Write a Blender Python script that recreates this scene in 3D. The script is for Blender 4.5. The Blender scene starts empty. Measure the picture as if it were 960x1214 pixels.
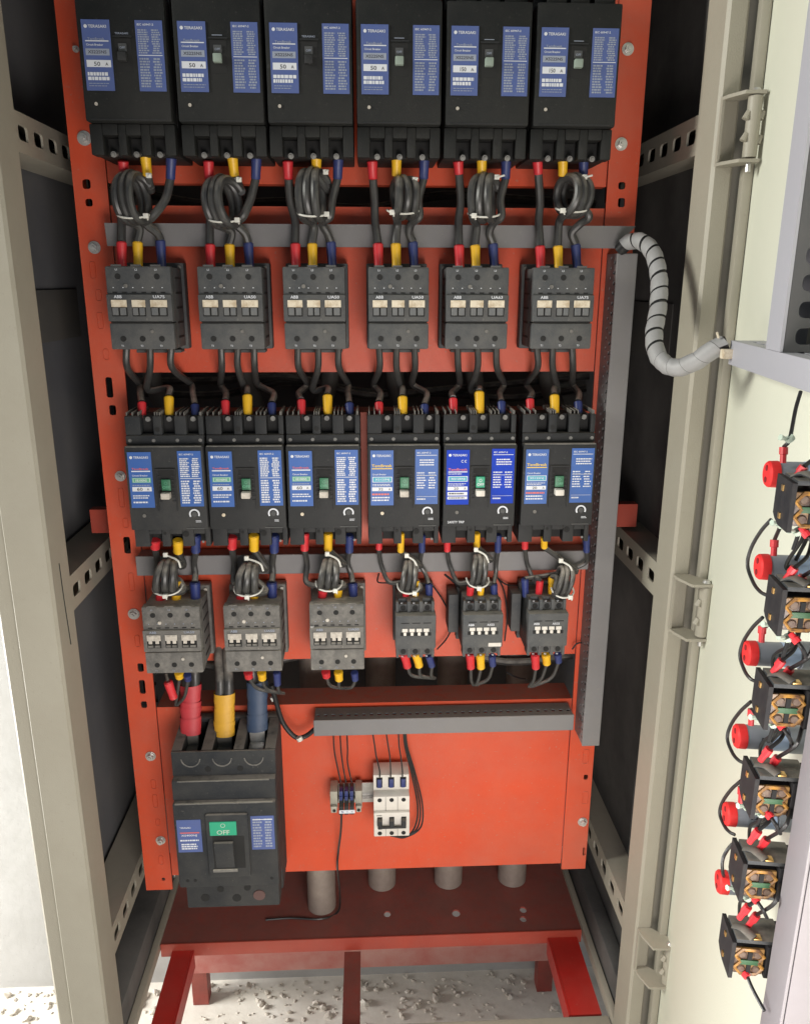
import bpy, bmesh, math, random
from mathutils import Vector, Matrix
from mathutils.geometry import tessellate_polygon
random.seed(7)
R = math.radians
S = bpy.context.scene

# ------------------------------------------------------------------ camera
F_PX, YAW, PITCH, ROLL, CZ = 950.0, R(2.75), R(15.98), R(0.15), 1.365
cp, sp, cy, sy = math.cos(PITCH), math.sin(PITCH), math.cos(YAW), math.sin(YAW)
FW = Vector((sy*cp, cy*cp, -sp)); RT0 = Vector((cy, -sy, 0)); UP0 = RT0.cross(FW)
RT = math.cos(ROLL)*RT0 + math.sin(ROLL)*UP0
UP = -math.sin(ROLL)*RT0 + math.cos(ROLL)*UP0
CAM = Vector((0, -1, CZ))
cd = bpy.data.cameras.new('camera'); cam = bpy.data.objects.new('camera', cd); S.collection.objects.link(cam)
m = Matrix((RT, UP, -FW)).transposed().to_4x4(); m.translation = CAM
cam.matrix_world = m
cd.sensor_fit = 'HORIZONTAL'; cd.sensor_width = 36; cd.lens = 36*F_PX/960
cd.clip_start = 0.02; cd.clip_end = 100
S.camera = cam
S.render.resolution_x = 809; S.render.resolution_y = 1024

# ------------------------------------------------------------------ world and lamps
w = bpy.data.worlds.new('World'); S.world = w; w.use_nodes = True
w.node_tree.nodes['Background'].inputs[0].default_value = (0.80, 0.90, 1.0, 1)
w.node_tree.nodes['Background'].inputs[1].default_value = 0.24
def area(name, loc, tgt, sx, sz, power, col):
    l = bpy.data.lights.new(name, 'AREA'); l.shape = 'RECTANGLE'; l.size = sx; l.size_y = sz
    l.energy = power; l.color = col
    o = bpy.data.objects.new(name, l); S.collection.objects.link(o); o.location = loc
    o.rotation_euler = (Vector(tgt)-Vector(loc)).to_track_quat('-Z', 'Y').to_euler()
    return o
area('window_light_left', (-2.2, -0.55, 2.05), (0.4, -.32, 1.40), 0.5, 0.9, 66, (1.0, 0.99, 0.90))
area('front_light', (0.14, -1.02, 0.90), (0.09, 0.0, 0.86), 0.40, 0.42, 8.3, (1.0, 0.93, 0.88))
area('floor_bounce_front', (0.20, -0.98, 0.50), (0.10, 0.0, 0.72), 0.5, 0.3, 1.7, (1.0, 0.93, 0.87))
area('side_floor_light', (-1.3, 0.16, 0.55), (0.2, 0.08, 0.0), 0.5, 0.5, 27, (1.0, 0.99, 0.97))
S.view_settings.view_transform = 'Standard'; S.view_settings.look = 'None'
S.view_settings.exposure = 0; S.view_settings.gamma = 1

# ------------------------------------------------------------------ pixel to point (photograph is 960 x 1214)
def ray(px, py): return FW + (px-480)/F_PX*RT - (py-607)/F_PX*UP
def P(px, py, Y):
    d = ray(px, py); return CAM + d*((Y-CAM.y)/d.y)
def PZ(px, py, Z):
    d = ray(px, py); return CAM + d*((Z-CAM.z)/d.z)
# door frame: s along the door from its hinges, n off its inner face
DH = Vector((0.392, -0.14, 0)); DT = Vector((-0.158, -0.9874, 0)); DN = Vector((-0.9874, 0.158, 0))
MD = Matrix((DT, DN, Vector((0, 0, 1)))).transposed().to_4x4(); MD.translation = DH
def PD(px, py, n):
    d = ray(px, py); t = (n - (CAM-DH).dot(DN))/d.dot(DN); p = CAM+d*t
    return (p-DH).dot(DT), p.z

# ------------------------------------------------------------------ materials
MATS = {}
def mat(name, col, rough=0.5, metal=0.0, noise=0.0, nscale=30, col2=None, bump=0.0, bscale=200, scuff=None, scuff_amt=0.0, dust=None, dust_amt=0.0, coat=0.0, thr=(0.35, 0.7), spec=0.5):
    if name in MATS: return MATS[name]
    m = bpy.data.materials.new(name); m.use_nodes = True; nt = m.node_tree; N = nt.nodes; L = nt.links
    b = N['Principled BSDF']
    b.inputs['Roughness'].default_value = rough; b.inputs['Metallic'].default_value = metal
    b.inputs['Coat Weight'].default_value = coat; b.inputs['Specular IOR Level'].default_value = spec
    tc = N.new('ShaderNodeTexCoord')
    base = None
    c = (*col, 1)
    rgb = N.new('ShaderNodeRGB'); rgb.outputs[0].default_value = c; base = rgb.outputs[0]
    if col2 is not None and noise > 0:
        nz = N.new('ShaderNodeTexNoise'); nz.inputs['Scale'].default_value = nscale; nz.inputs['Detail'].default_value = 6
        nz.inputs['Roughness'].default_value = 0.65
        L.new(tc.outputs['Object'], nz.inputs['Vector'])
        rp = N.new('ShaderNodeMapRange'); rp.inputs[1].default_value = thr[0]; rp.inputs[2].default_value = thr[1]
        rp.inputs[4].default_value = noise
        L.new(nz.outputs['Fac'], rp.inputs[0])
        mx = N.new('ShaderNodeMix'); mx.data_type = 'RGBA'; mx.inputs[7].default_value = (*col2, 1)
        L.new(rp.outputs[0], mx.inputs[0]); L.new(base, mx.inputs[6]); base = mx.outputs[2]
        ra = N.new('ShaderNodeMapRange'); ra.inputs[3].default_value = rough*0.85; ra.inputs[4].default_value = min(1, rough*1.25)
        L.new(nz.outputs['Fac'], ra.inputs[0]); L.new(ra.outputs[0], b.inputs['Roughness'])
    if scuff is not None:      # pale scuffs and hairline scratches, and settled grime in soft patches
        mp = N.new('ShaderNodeMapping'); mp.inputs['Scale'].default_value = (9, 9, 120); mp.inputs['Rotation'].default_value = (0.3, 0.9, 0.4)
        L.new(tc.outputs['Object'], mp.inputs[0])
        n4 = N.new('ShaderNodeTexNoise'); n4.inputs['Scale'].default_value = 1.3; n4.inputs['Detail'].default_value = 8; n4.inputs['Roughness'].default_value = 0.75
        L.new(mp.outputs[0], n4.inputs['Vector'])
        m4 = N.new('ShaderNodeMapRange'); m4.inputs[1].default_value = 0.66; m4.inputs[2].default_value = 0.74; m4.inputs[4].default_value = scuff_amt
        L.new(n4.outputs['Fac'], m4.inputs[0])
        n5 = N.new('ShaderNodeTexNoise'); n5.inputs['Scale'].default_value = 260; n5.inputs['Detail'].default_value = 2
        L.new(tc.outputs['Object'], n5.inputs['Vector'])
        m5 = N.new('ShaderNodeMapRange'); m5.inputs[1].default_value = 0.66; m5.inputs[2].default_value = 0.75; m5.inputs[4].default_value = scuff_amt*0.8
        L.new(n5.outputs['Fac'], m5.inputs[0])
        n6 = N.new('ShaderNodeTexNoise'); n6.inputs['Scale'].default_value = 5; n6.inputs['Detail'].default_value = 7; n6.inputs['Roughness'].default_value = 0.7
        L.new(tc.outputs['Object'], n6.inputs['Vector'])
        m6 = N.new('ShaderNodeMapRange'); m6.inputs[1].default_value = 0.42; m6.inputs[2].default_value = 0.75; m6.inputs[4].default_value = scuff_amt*0.55
        L.new(n6.outputs['Fac'], m6.inputs[0])
        a1 = N.new('ShaderNodeMath'); a1.operation = 'MAXIMUM'; L.new(m4.outputs[0], a1.inputs[0]); L.new(m5.outputs[0], a1.inputs[1])
        a2 = N.new('ShaderNodeMath'); a2.operation = 'MAXIMUM'; L.new(a1.outputs[0], a2.inputs[0]); L.new(m6.outputs[0], a2.inputs[1])
        mx = N.new('ShaderNodeMix'); mx.data_type = 'RGBA'; mx.inputs[7].default_value = (*scuff, 1)
        L.new(a2.outputs[0], mx.inputs[0]); L.new(base, mx.inputs[6]); base = mx.outputs[2]
    if dust is not None:       # dust that has settled on the faces that look up
        ge = N.new('ShaderNodeNewGeometry'); se = N.new('ShaderNodeSeparateXYZ'); L.new(ge.outputs['Normal'], se.inputs[0])
        n2 = N.new('ShaderNodeTexNoise'); n2.inputs['Scale'].default_value = 90; n2.inputs['Detail'].default_value = 5
        L.new(tc.outputs['Object'], n2.inputs['Vector'])
        ad = N.new('ShaderNodeMath'); ad.operation = 'MULTIPLY'; L.new(se.outputs[2], ad.inputs[0]); L.new(n2.outputs['Fac'], ad.inputs[1])
        mr = N.new('ShaderNodeMapRange'); mr.inputs[1].default_value = 0.12; mr.inputs[2].default_value = 0.5; mr.inputs[4].default_value = dust_amt
        L.new(ad.outputs[0], mr.inputs[0])
        mx = N.new('ShaderNodeMix'); mx.data_type = 'RGBA'; mx.inputs[7].default_value = (*dust, 1)
        L.new(mr.outputs[0], mx.inputs[0]); L.new(base, mx.inputs[6]); base = mx.outputs[2]
    L.new(base, b.inputs['Base Color'])
    if bump > 0:
        n3 = N.new('ShaderNodeTexNoise'); n3.inputs['Scale'].default_value = bscale; n3.inputs['Detail'].default_value = 3
        L.new(tc.outputs['Object'], n3.inputs['Vector'])
        bp = N.new('ShaderNodeBump'); bp.inputs['Strength'].default_value = bump; bp.inputs['Distance'].default_value = 0.001
        L.new(n3.outputs['Fac'], bp.inputs['Height']); L.new(bp.outputs[0], b.inputs['Normal'])
    MATS[name] = m; return m
ORANGE = mat('orange_paint', (0.62, 0.075, 0.026), 0.42, noise=0.5, nscale=14, col2=(0.50, 0.065, 0.03), bump=0.15, bscale=350, scuff=(0.42, 0.17, 0.12), scuff_amt=0.8, dust=(0.3, 0.2, 0.16), dust_amt=0.5, spec=0.4)
RED = mat('red_oxide_paint', (0.30, 0.045, 0.032), 0.55, scuff=(0.24, 0.15, 0.12), scuff_amt=0.5, noise=0.8, nscale=18, col2=(0.17, 0.045, 0.035), bump=0.2, bscale=250, dust=(0.16, 0.10, 0.085), dust_amt=0.35)
BRIGHTRED = mat('bright_red_paint', (0.50, 0.02, 0.015), 0.4, scuff=(0.40, 0.20, 0.17), scuff_amt=0.35, noise=0.6, nscale=18, col2=(0.36, 0.03, 0.02), bump=0.1)
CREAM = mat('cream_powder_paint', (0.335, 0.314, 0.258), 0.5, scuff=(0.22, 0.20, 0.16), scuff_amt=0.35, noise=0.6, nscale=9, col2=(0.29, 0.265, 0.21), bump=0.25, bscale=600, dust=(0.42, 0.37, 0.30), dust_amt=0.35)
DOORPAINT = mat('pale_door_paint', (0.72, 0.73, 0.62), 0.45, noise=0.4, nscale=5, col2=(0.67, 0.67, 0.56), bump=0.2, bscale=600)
LITDUSTRED = mat('lit_dusty_red_paint', (0.42, 0.13, 0.11), 0.8, noise=0.9, nscale=14, col2=(0.50, 0.30, 0.26))  # thinly dusted red paint, the bright light on it also mixed into the colour
LIPRED = mat('dull_red_paint', (0.40, 0.055, 0.032), 0.5, scuff=(0.33, 0.17, 0.13), scuff_amt=0.5, noise=0.7, nscale=15, col2=(0.30, 0.05, 0.035))
EDGE = mat('dull_edge_steel', (0.23, 0.215, 0.235), 0.5, noise=0.5, nscale=12, col2=(0.20, 0.18, 0.19))
LAV = mat('pale_galvanised', (0.37, 0.37, 0.41), 0.45, metal=0.0, noise=0.5, nscale=12, col2=(0.36, 0.36, 0.40), bump=0.1)
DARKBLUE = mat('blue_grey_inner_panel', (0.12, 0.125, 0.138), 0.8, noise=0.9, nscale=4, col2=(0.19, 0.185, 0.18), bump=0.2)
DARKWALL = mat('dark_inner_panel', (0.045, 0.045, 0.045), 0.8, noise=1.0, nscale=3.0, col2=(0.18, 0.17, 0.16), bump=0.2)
GREYSTEEL = mat('grey_steel', (0.10, 0.10, 0.095), 0.6, noise=0.7, nscale=10, col2=(0.16, 0.145, 0.125), bump=0.1)
PERF = mat('shaded_galvanised', (0.085, 0.085, 0.092), 0.5, metal=0.2, noise=0.5, nscale=30, col2=(0.12, 0.115, 0.115))  # stiffener face turned from the left light, its shade put into the colour
DUCT = mat('grey_duct_plastic', (0.165, 0.160, 0.165), 0.55, scuff=(0.24, 0.22, 0.20), scuff_amt=0.4, noise=0.5, nscale=25, col2=(0.155, 0.15, 0.145), bump=0.1, dust=(0.2, 0.17, 0.14), dust_amt=0.6)
BLACK = mat('black_breaker_plastic', (0.012, 0.0135, 0.015), 0.6, spec=0.3, scuff=(0.09, 0.085, 0.08), scuff_amt=0.4, noise=0.6, nscale=35, col2=(0.024, 0.0245, 0.026), bump=0.25, bscale=700, dust=(0.15, 0.13, 0.11), dust_amt=0.55)
BLACKD = mat('dusty_black_plastic', (0.020, 0.0225, 0.026), 0.75, spec=0.25, scuff=(0.12, 0.11, 0.10), scuff_amt=0.45, noise=0.7, nscale=28, col2=(0.05, 0.05, 0.048), bump=0.3, bscale=500, dust=(0.19, 0.17, 0.15), dust_amt=0.8)
CONT = mat('charcoal_contactor', (0.052, 0.056, 0.060), 0.65, spec=0.3, scuff=(0.18, 0.17, 0.155), scuff_amt=0.55, noise=0.8, nscale=40, col2=(0.095, 0.095, 0.092), bump=0.3, bscale=500, dust=(0.22, 0.2, 0.17), dust_amt=0.8, thr=(0.42, 0.75))
CONTD = mat('very_dusty_contactor', (0.080, 0.078, 0.075), 0.9, scuff=(0.26, 0.245, 0.22), scuff_amt=0.75, noise=0.9, nscale=110, col2=(0.19, 0.18, 0.165), bump=0.5, bscale=300, dust=(0.34, 0.31, 0.26), dust_amt=1.0, thr=(0.38, 0.72))
CAPB = mat('dusty_brown_cap', (0.10, 0.055, 0.05), 0.8)
DULLG = mat('dull_green_grey', (0.22, 0.27, 0.23), 0.6)
DULLST = mat('dull_steel', (0.22, 0.215, 0.205), 0.6, metal=0.4, noise=0.8, nscale=200, col2=(0.10, 0.10, 0.095))
TABG = mat('grey_tab', (0.10, 0.105, 0.11), 0.6, noise=0.6, nscale=100, col2=(0.15, 0.15, 0.145))
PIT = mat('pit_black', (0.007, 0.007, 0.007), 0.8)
WIRE = mat('black_cable', (0.030, 0.030, 0.031), 0.36, noise=0.6, nscale=60, col2=(0.07, 0.067, 0.060), dust=(0.30, 0.275, 0.24), dust_amt=1.0)
THIN = mat('thin_black_wire', (0.015, 0.015, 0.016), 0.4)
SRED = mat('red_sleeve', (0.60, 0.025, 0.035), 0.4, noise=0.5, nscale=80, col2=(0.40, 0.03, 0.035))
SYEL = mat('yellow_sleeve', (0.76, 0.44, 0.015), 0.4, noise=0.5, nscale=80, col2=(0.60, 0.33, 0.02))
SBLU = mat('blue_sleeve', (0.022, 0.035, 0.15), 0.4, noise=0.5, nscale=80, col2=(0.03, 0.04, 0.10))
TRED = mat('red_tape', (0.48, 0.035, 0.045), 0.5, noise=0.5, nscale=40, col2=(0.30, 0.03, 0.04), bump=0.3, bscale=120)
TYEL = mat('yellow_tape', (0.66, 0.36, 0.03), 0.5, noise=0.5, nscale=40, col2=(0.45, 0.25, 0.03), bump=0.3, bscale=120)
TBLU = mat('blue_tape', (0.03, 0.055, 0.11), 0.5, noise=0.5, nscale=40, col2=(0.06, 0.08, 0.12), bump=0.3, bscale=120)
TIE = mat('white_nylon', (0.60, 0.59, 0.54), 0.4)
STEEL = mat('zinc_steel', (0.62, 0.61, 0.59), 0.30, metal=0.6, noise=0.5, nscale=150, col2=(0.35, 0.33, 0.3))
BRASS = mat('brass', (0.65, 0.42, 0.16), 0.35, metal=0.9)
LBLUE = mat('blue_label', (0.045, 0.115, 0.36), 0.4, spec=0.2, noise=0.4, nscale=60, col2=(0.07, 0.13, 0.32))
LBLUE2 = mat('vivid_blue_label', (0.012, 0.045, 0.42), 0.5, spec=0.1, noise=0.3, nscale=60, col2=(0.02, 0.06, 0.36))
LBLUE3 = mat('faded_blue_label', (0.075, 0.11, 0.28), 0.5, spec=0.2, noise=0.5, nscale=60, col2=(0.10, 0.12, 0.24))
PWHITE = mat('print_white', (0.60, 0.62, 0.66), 0.5)
PGREY = mat('print_grey', (0.26, 0.29, 0.36), 0.5)
PYEL = mat('print_yellow', (0.75, 0.50, 0.03), 0.5)
PRED = mat('print_red', (0.60, 0.12, 0.09), 0.5)
PGRN = mat('print_green', (0.10, 0.33, 0.20), 0.5)
PCYA = mat('print_cyan', (0.03, 0.30, 0.42), 0.5)
PBLK = mat('print_black', (0.02, 0.02, 0.025), 0.5)
OFFG = mat('green_off_flag', (0.02, 0.30, 0.17), 0.45)
OFFD = mat('dim_green_flag', (0.025, 0.13, 0.065), 0.45)
IVORY = mat('ivory_window', (0.62, 0.55, 0.43), 0.5, noise=0.9, nscale=120, col2=(0.40, 0.31, 0.20), thr=(0.45, 0.65))
IVORYD = mat('dusty_ivory', (0.55, 0.51, 0.45), 0.6, noise=0.8, nscale=100, col2=(0.30, 0.27, 0.23))
MCBW = mat('white_breaker_plastic', (0.60, 0.57, 0.52), 0.45, noise=0.5, nscale=35, col2=(0.50, 0.46, 0.41))
TERMB = mat('beige_terminal_plastic', (0.36, 0.34, 0.28), 0.5, noise=0.6, nscale=60, col2=(0.24, 0.23, 0.19))
PIPE = mat('galvanised_pipe', (0.40, 0.34, 0.30), 0.5, metal=0.35, noise=0.8, nscale=30, col2=(0.26, 0.22, 0.19), bump=0.2)
LAMPR = mat('red_lamp_cap', (0.72, 0.030, 0.030), 0.55, spec=0.3, noise=0.5, nscale=120, col2=(0.55, 0.03, 0.03))
SLOT = mat('dark_red_hole', (0.20, 0.006, 0.008), 0.6)
LAMPG = mat('grey_lamp_body', (0.25, 0.27, 0.31), 0.45, noise=0.3, nscale=60, col2=(0.20, 0.22, 0.26))
LAMPB = mat('pale_blue_lens', (0.45, 0.58, 0.82), 0.3)
METERB = mat('meter_black', (0.014, 0.014, 0.017), 0.6, spec=0.25, noise=0.4, nscale=80, col2=(0.06, 0.055, 0.05))
COPPER = mat('amber_winding', (0.42, 0.21, 0.04), 0.45, noise=1.0, nscale=120, col2=(0.12, 0.06, 0.03), thr=(0.42, 0.62))
CORE = mat('amber_varnish', (0.30, 0.17, 0.06), 0.35, noise=1.0, nscale=110, col2=(0.06, 0.035, 0.025), thr=(0.44, 0.58))
CORE2 = mat('brown_coil', (0.07, 0.035, 0.025), 0.5, noise=0.9, nscale=200, col2=(0.19, 0.14, 0.10))
PCB = mat('green_board', (0.035, 0.10, 0.045), 0.5, noise=0.5, nscale=120, col2=(0.03, 0.09, 0.04))
PALEG = mat('pale_green_clip', (0.42, 0.50, 0.42), 0.4)
SPIRAL = mat('spiral_wrap_plastic', (0.30, 0.30, 0.305), 0.5, noise=0.6, nscale=60, col2=(0.24, 0.235, 0.23))
PLASTER = mat('white_plaster', (0.42, 0.415, 0.405), 0.9, scuff=(0.25, 0.24, 0.22), scuff_amt=0.6, noise=0.9, nscale=7, col2=(0.33, 0.325, 0.31), bump=0.6, bscale=60, thr=(0.45, 0.8))
GROUND = mat('dusty_concrete', (0.66, 0.63, 0.57), 0.95, scuff=(0.30, 0.26, 0.21), scuff_amt=0.7, noise=0.9, nscale=9, col2=(0.50, 0.46, 0.40), bump=0.8, bscale=60)
CRUMB = mat('mortar_crumb', (0.60, 0.56, 0.50), 0.95, noise=0.8, nscale=60, col2=(0.42, 0.37, 0.30))

# ------------------------------------------------------------------ mesh builder
TXT = {}
def text_mesh(s, bold=False):
    if s in TXT: return TXT[s]
    c = bpy.data.curves.new('t', 'FONT'); c.body = s; c.resolution_u = 2; c.offset = 0.012
    o = bpy.data.objects.new('t', c); S.collection.objects.link(o)
    me = bpy.data.meshes.new_from_object(o.evaluated_get(bpy.context.evaluated_depsgraph_get()))
    bpy.context.view_layer.update()
    me = bpy.data.meshes.new_from_object(o.evaluated_get(bpy.context.evaluated_depsgraph_get()))
    vs = [v.co.copy() for v in me.vertices]; fs = [list(p.vertices) for p in me.polygons]
    bpy.data.objects.remove(o); bpy.data.curves.remove(c); bpy.data.meshes.remove(me)
    x0 = min(v.x for v in vs); x1 = max(v.x for v in vs); y0 = min(v.y for v in vs); y1 = max(v.y for v in vs)
    TXT[s] = ([((v.x-x0)/(x1-x0), (v.y-y0)/(y1-y0)) for v in vs], fs, (x1-x0)/(y1-y0)); return TXT[s]

class MB:
    def __init__(s, M=None): s.bm = bmesh.new(); s.M = M; s.g = 1; s.lay = s.bm.faces.layers.int.new('grp')
    def next(s):                       # close one piece: what follows belongs to the next object
        for f in s.bm.faces:
            if f[s.lay] == 0: f[s.lay] = s.g
        s.g += 1; return s
    def build_each(s, name, mats, parent=None, angle=35):
        s.next(); out = []
        for g_ in range(1, s.g):
            fs = [f for f in s.bm.faces if f[s.lay] == g_]
            if not fs: continue
            n = MB(); mp = {}
            for f in fs:
                for v_ in f.verts:
                    if v_ not in mp: mp[v_] = n.bm.verts.new(v_.co)
                q = n.bm.faces.new([mp[v_] for v_ in f.verts]); q.material_index = f.material_index
            out.append(n.build(name, mats, parent, angle))
        s.bm.free(); return out
    def v(s, p):
        p = Vector(p); return s.bm.verts.new(s.M @ p if s.M else p)
    def face(s, vs, mi=0):
        try: f = s.bm.faces.new(vs); f.material_index = mi; return f
        except ValueError: return None
    def box(s, x0, x1, y0, y1, z0, z1, bev=0, mi=0, seg=2):
        n0 = len(s.bm.faces)
        c = [s.v((x, y, z)) for x in (x0, x1) for y in (y0, y1) for z in (z0, z1)]
        fs = [s.face([c[i] for i in q], mi) for q in ((0, 1, 3, 2), (4, 6, 7, 5), (0, 4, 5, 1), (2, 3, 7, 6), (0, 2, 6, 4), (1, 5, 7, 3))]
        if bev > 0:
            es = set(e for f in fs for e in f.edges)
            r = bmesh.ops.bevel(s.bm, geom=list(es), offset=bev, segments=seg, profile=0.6, affect='EDGES')
            for f in r['faces']: f.material_index = mi
        return s
    def frame(s, d):
        d = d.normalized(); a = Vector((0, 0, 1)) if abs(d.z) < 0.9 else Vector((1, 0, 0))
        u = d.cross(a).normalized(); return u, d.cross(u).normalized()
    def cyl(s, p0, p1, r0, r1=None, seg=16, mi=0, cap=True, rot=0):
        p0, p1 = Vector(p0), Vector(p1); r1 = r0 if r1 is None else r1
        u, w_ = s.frame(p1-p0); A = []; B = []
        for i in range(seg):
            a = 2*math.pi*i/seg+rot; d = u*math.cos(a)+w_*math.sin(a)
            A.append(s.v(p0+d*r0)); B.append(s.v(p1+d*r1))
        for i in range(seg): s.face([A[i], A[(i+1) % seg], B[(i+1) % seg], B[i]], mi)
        if cap: s.face(A[::-1], mi); s.face(B, mi)
        return s
    def tube(s, pts, r, seg=8, mi=0, cap=True, smooth=6, flat=1.0):
        pts = spline(pts, smooth) if smooth else [Vector(p) for p in pts]
        rings = []; up = None
        for i, p in enumerate(pts):
            d = (pts[min(i+1, len(pts)-1)]-pts[max(i-1, 0)])
            if d.length < 1e-9: continue
            d.normalize()
            if up is None: u, w_ = s.frame(d)
            else:
                u = up - d*up.dot(d); u.normalize(); w_ = d.cross(u)
            up = u
            rr = r(i/(len(pts)-1)) if callable(r) else r
            rings.append([s.v(p+(u*math.cos(2*math.pi*k/seg)+w_*math.sin(2*math.pi*k/seg)*flat)*rr) for k in range(seg)])
        for a, b in zip(rings, rings[1:]):
            for k in range(seg): s.face([a[k], a[(k+1) % seg], b[(k+1) % seg], b[k]], mi)
        if cap: s.face(rings[0][::-1], mi); s.face(rings[-1], mi)
        return s
    def ring(s, c, ax, r, t, seg=20, mi=0, a0=0, a1=360, y=None):     # flat arc ring seen from the front (XZ plane)
        n = max(2, int(seg*(a1-a0)/360)); full = a1-a0 >= 360
        fr = [];
        for i in range(n+1):
            a = R(a0+(a1-a0)*i/n); d = Vector((math.cos(a), 0, math.sin(a))); e = Vector((0, ax, 0)); c_ = Vector(c)
            fr.append([s.v(c_+d*(r-t/2)), s.v(c_+d*(r+t/2)), s.v(c_+d*(r+t/2)+e), s.v(c_+d*(r-t/2)+e)])
        for a, b in zip(fr, fr[1:]):
            for k in range(4): s.face([a[k], a[(k+1) % 4], b[(k+1) % 4], b[k]], mi)
        if not full: s.face(fr[0][::-1], mi); s.face(fr[-1], mi)
        return s
    def plate(s, outer, holes, fn, t, mi=0):      # fn(u, v, w) gives a point; sheet with real holes, t thick along w
        loops = [outer]+holes
        flat = [p for l in loops for p in l]
        tris = tessellate_polygon([[Vector((p[0], p[1], 0)) for p in l] for l in loops])
        A = [s.v(fn(p[0], p[1], 0)) for p in flat]; B = [s.v(fn(p[0], p[1], t)) for p in flat]
        for q in tris: s.face([A[i] for i in q], mi); s.face([B[i] for i in reversed(q)], mi)
        k = 0
        for l in loops:
            n = len(l)
            for i in range(n): s.face([A[k+i], A[k+(i+1) % n], B[k+(i+1) % n], B[k+i]], mi)
            k += n
        return s
    def prism(s, poly, fn, t, mi=0): return s.plate(poly, [], fn, t, mi)
    def text(s, st, x0, z0, h, y, mi=0, w=None, center=False):
        vs, fs, asp = text_mesh(st); w = w or h*asp
        if center: x0 -= w/2
        V = [s.v((x0+a*w, y, z0+b*h)) for a, b in vs]
        for f in fs: s.face([V[i] for i in f], mi)
        return s
    def build(s, name, mats, parent=None, angle=35, recalc=True):
        if recalc: bmesh.ops.recalc_face_normals(s.bm, faces=s.bm.faces)
        me = bpy.data.meshes.new(name); s.bm.to_mesh(me); s.bm.free()
        for q in (mats if isinstance(mats, (list, tuple)) else [mats]): me.materials.append(q)
        me.polygons.foreach_set('use_smooth', [True]*len(me.polygons)); me.set_sharp_from_angle(angle=R(angle))
        o = bpy.data.objects.new(name, me); S.collection.objects.link(o)
        if parent: o.parent = parent
        return o
def spline(pts, n=6):
    p = [Vector(q) for q in pts]
    if len(p) < 3: return p
    out = []
    q = [2*p[0]-p[1]]+p+[2*p[-1]-p[-2]]
    for i in range(1, len(q)-2):
        a, b, c, d = q[i-1], q[i], q[i+1], q[i+2]
        for k in range(n):
            t = k/n
            out.append(0.5*((2*b)+(c-a)*t+(2*a-5*b+4*c-d)*t*t+(3*b-a-3*c+d)*t**3))
    out.append(p[-1]); return out
def rrect(cx, cz, hw, hh, r=None, n=3):
    r = min(hw, hh)*0.6 if r is None else r; out = []
    for sx, sz, a0 in ((1, 1, 0), (-1, 1, 90), (-1, -1, 180), (1, -1, 270)):
        for k in range(n+1):
            a = R(a0+90*k/n); out.append((cx+sx*(hw-r)+r*math.cos(a), cz+sz*(hh-r)+r*math.sin(a)))
    return out
def rect(x0, x1, z0, z1): return [(x0, z0), (x1, z0), (x1, z1), (x0, z1)]
XZ = lambda y0: (lambda u, v, w_: (u, y0+w_, v))
XY = lambda z0: (lambda u, v, w_: (u, v, z0+w_))
YZ = lambda x0: (lambda u, v, w_: (x0+w_, u, v))

def tag(o, label=None, cat=None, group=None, kind=None):
    for k, q in (('label', label), ('category', cat), ('group', group), ('kind', kind)):
        if q: o[k] = q
    return o
def thing(name, label, cat, group=None):
    o = bpy.data.objects.new(name, None); S.collection.objects.link(o); o.empty_display_size = 0.02
    return tag(o, label, cat, group)
def kids(o): return [c for c in bpy.data.objects if c.parent == o]
def settle(root, loc):      # built in scene coordinates: move the root to its base and keep the parts where they are
    loc = Vector(loc); seen = set()
    def rec(o):
        if o.type == 'MESH' and o.data.name not in seen: o.data.transform(Matrix.Translation(-loc)); seen.add(o.data.name)
        for c in kids(o): rec(c)
    rec(root); root.location = loc
    return root
def copy_tree(o, parent=None):
    c = o.copy(); S.collection.objects.link(c); c.parent = parent
    for k in kids(o): copy_tree(k, c)
    return c
COL = ['leftmost', 'second from the left', 'third from the left', 'third from the right', 'second from the right', 'rightmost']

# ================================================================== SETTING
mb = MB(); mb.box(-6, 6, -6, 6, -0.05, 0); g = mb.build('ground', GROUND); tag(g, 'dusty pale concrete floor under and around the cabinet', kind='structure')
mb = MB(); mb.box(-5, 5, 0.32, 0.42, 0.0, 3.2); g = mb.build('plaster_wall', PLASTER); tag(g, 'rough white plastered wall standing behind the cabinet', 'wall')

# crumbs of mortar
mb = MB()
def crumb(x, y, r):
    M0 = mb.M; mb.M = Matrix.Translation((x, y, r*0.35)) @ Matrix.Rotation(random.random()*6, 4, Vector((random.random(), random.random(), 1)).normalized())
    n0 = len(mb.bm.verts)
    k = bmesh.ops.create_icosphere(mb.bm, subdivisions=1, radius=1)
    for v_ in k['verts']:
        v_.co = mb.M @ Vector((v_.co.x*r*random.uniform(.7, 1.4), v_.co.y*r*random.uniform(.7, 1.3), v_.co.z*r*random.uniform(.4, .8)))
    mb.M = M0
for i in range(420):
    x = random.uniform(-0.34, 0.36); y = random.uniform(-0.05, 0.31) if random.random() < .5 else 0.31-abs(random.gauss(0, 0.06))
    crumb(x, y, random.choice([.0015, .002, .003, .004, .006]) * random.uniform(.7, 1.4))
for i in range(7): crumb(random.uniform(-.28, .3), random.uniform(.05, .26), random.uniform(.007, .011))
for i in range(220): crumb(random.uniform(-1.0, -0.42), 0.31-abs(random.gauss(0, .09)), random.choice([.003, .005, .008])*random.uniform(.6, 1.4))
g = mb.build('mortar_rubble', CRUMB, angle=20); tag(g, 'crumbs of pale mortar scattered on the concrete floor', 'rubble', kind='stuff')

# ================================================================== CABINET
cab = thing('cabinet', 'tall cream steel cabinet standing open with its door swung to the right', 'cabinet')
ZB, ZT = 0.23, 1.86
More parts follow.
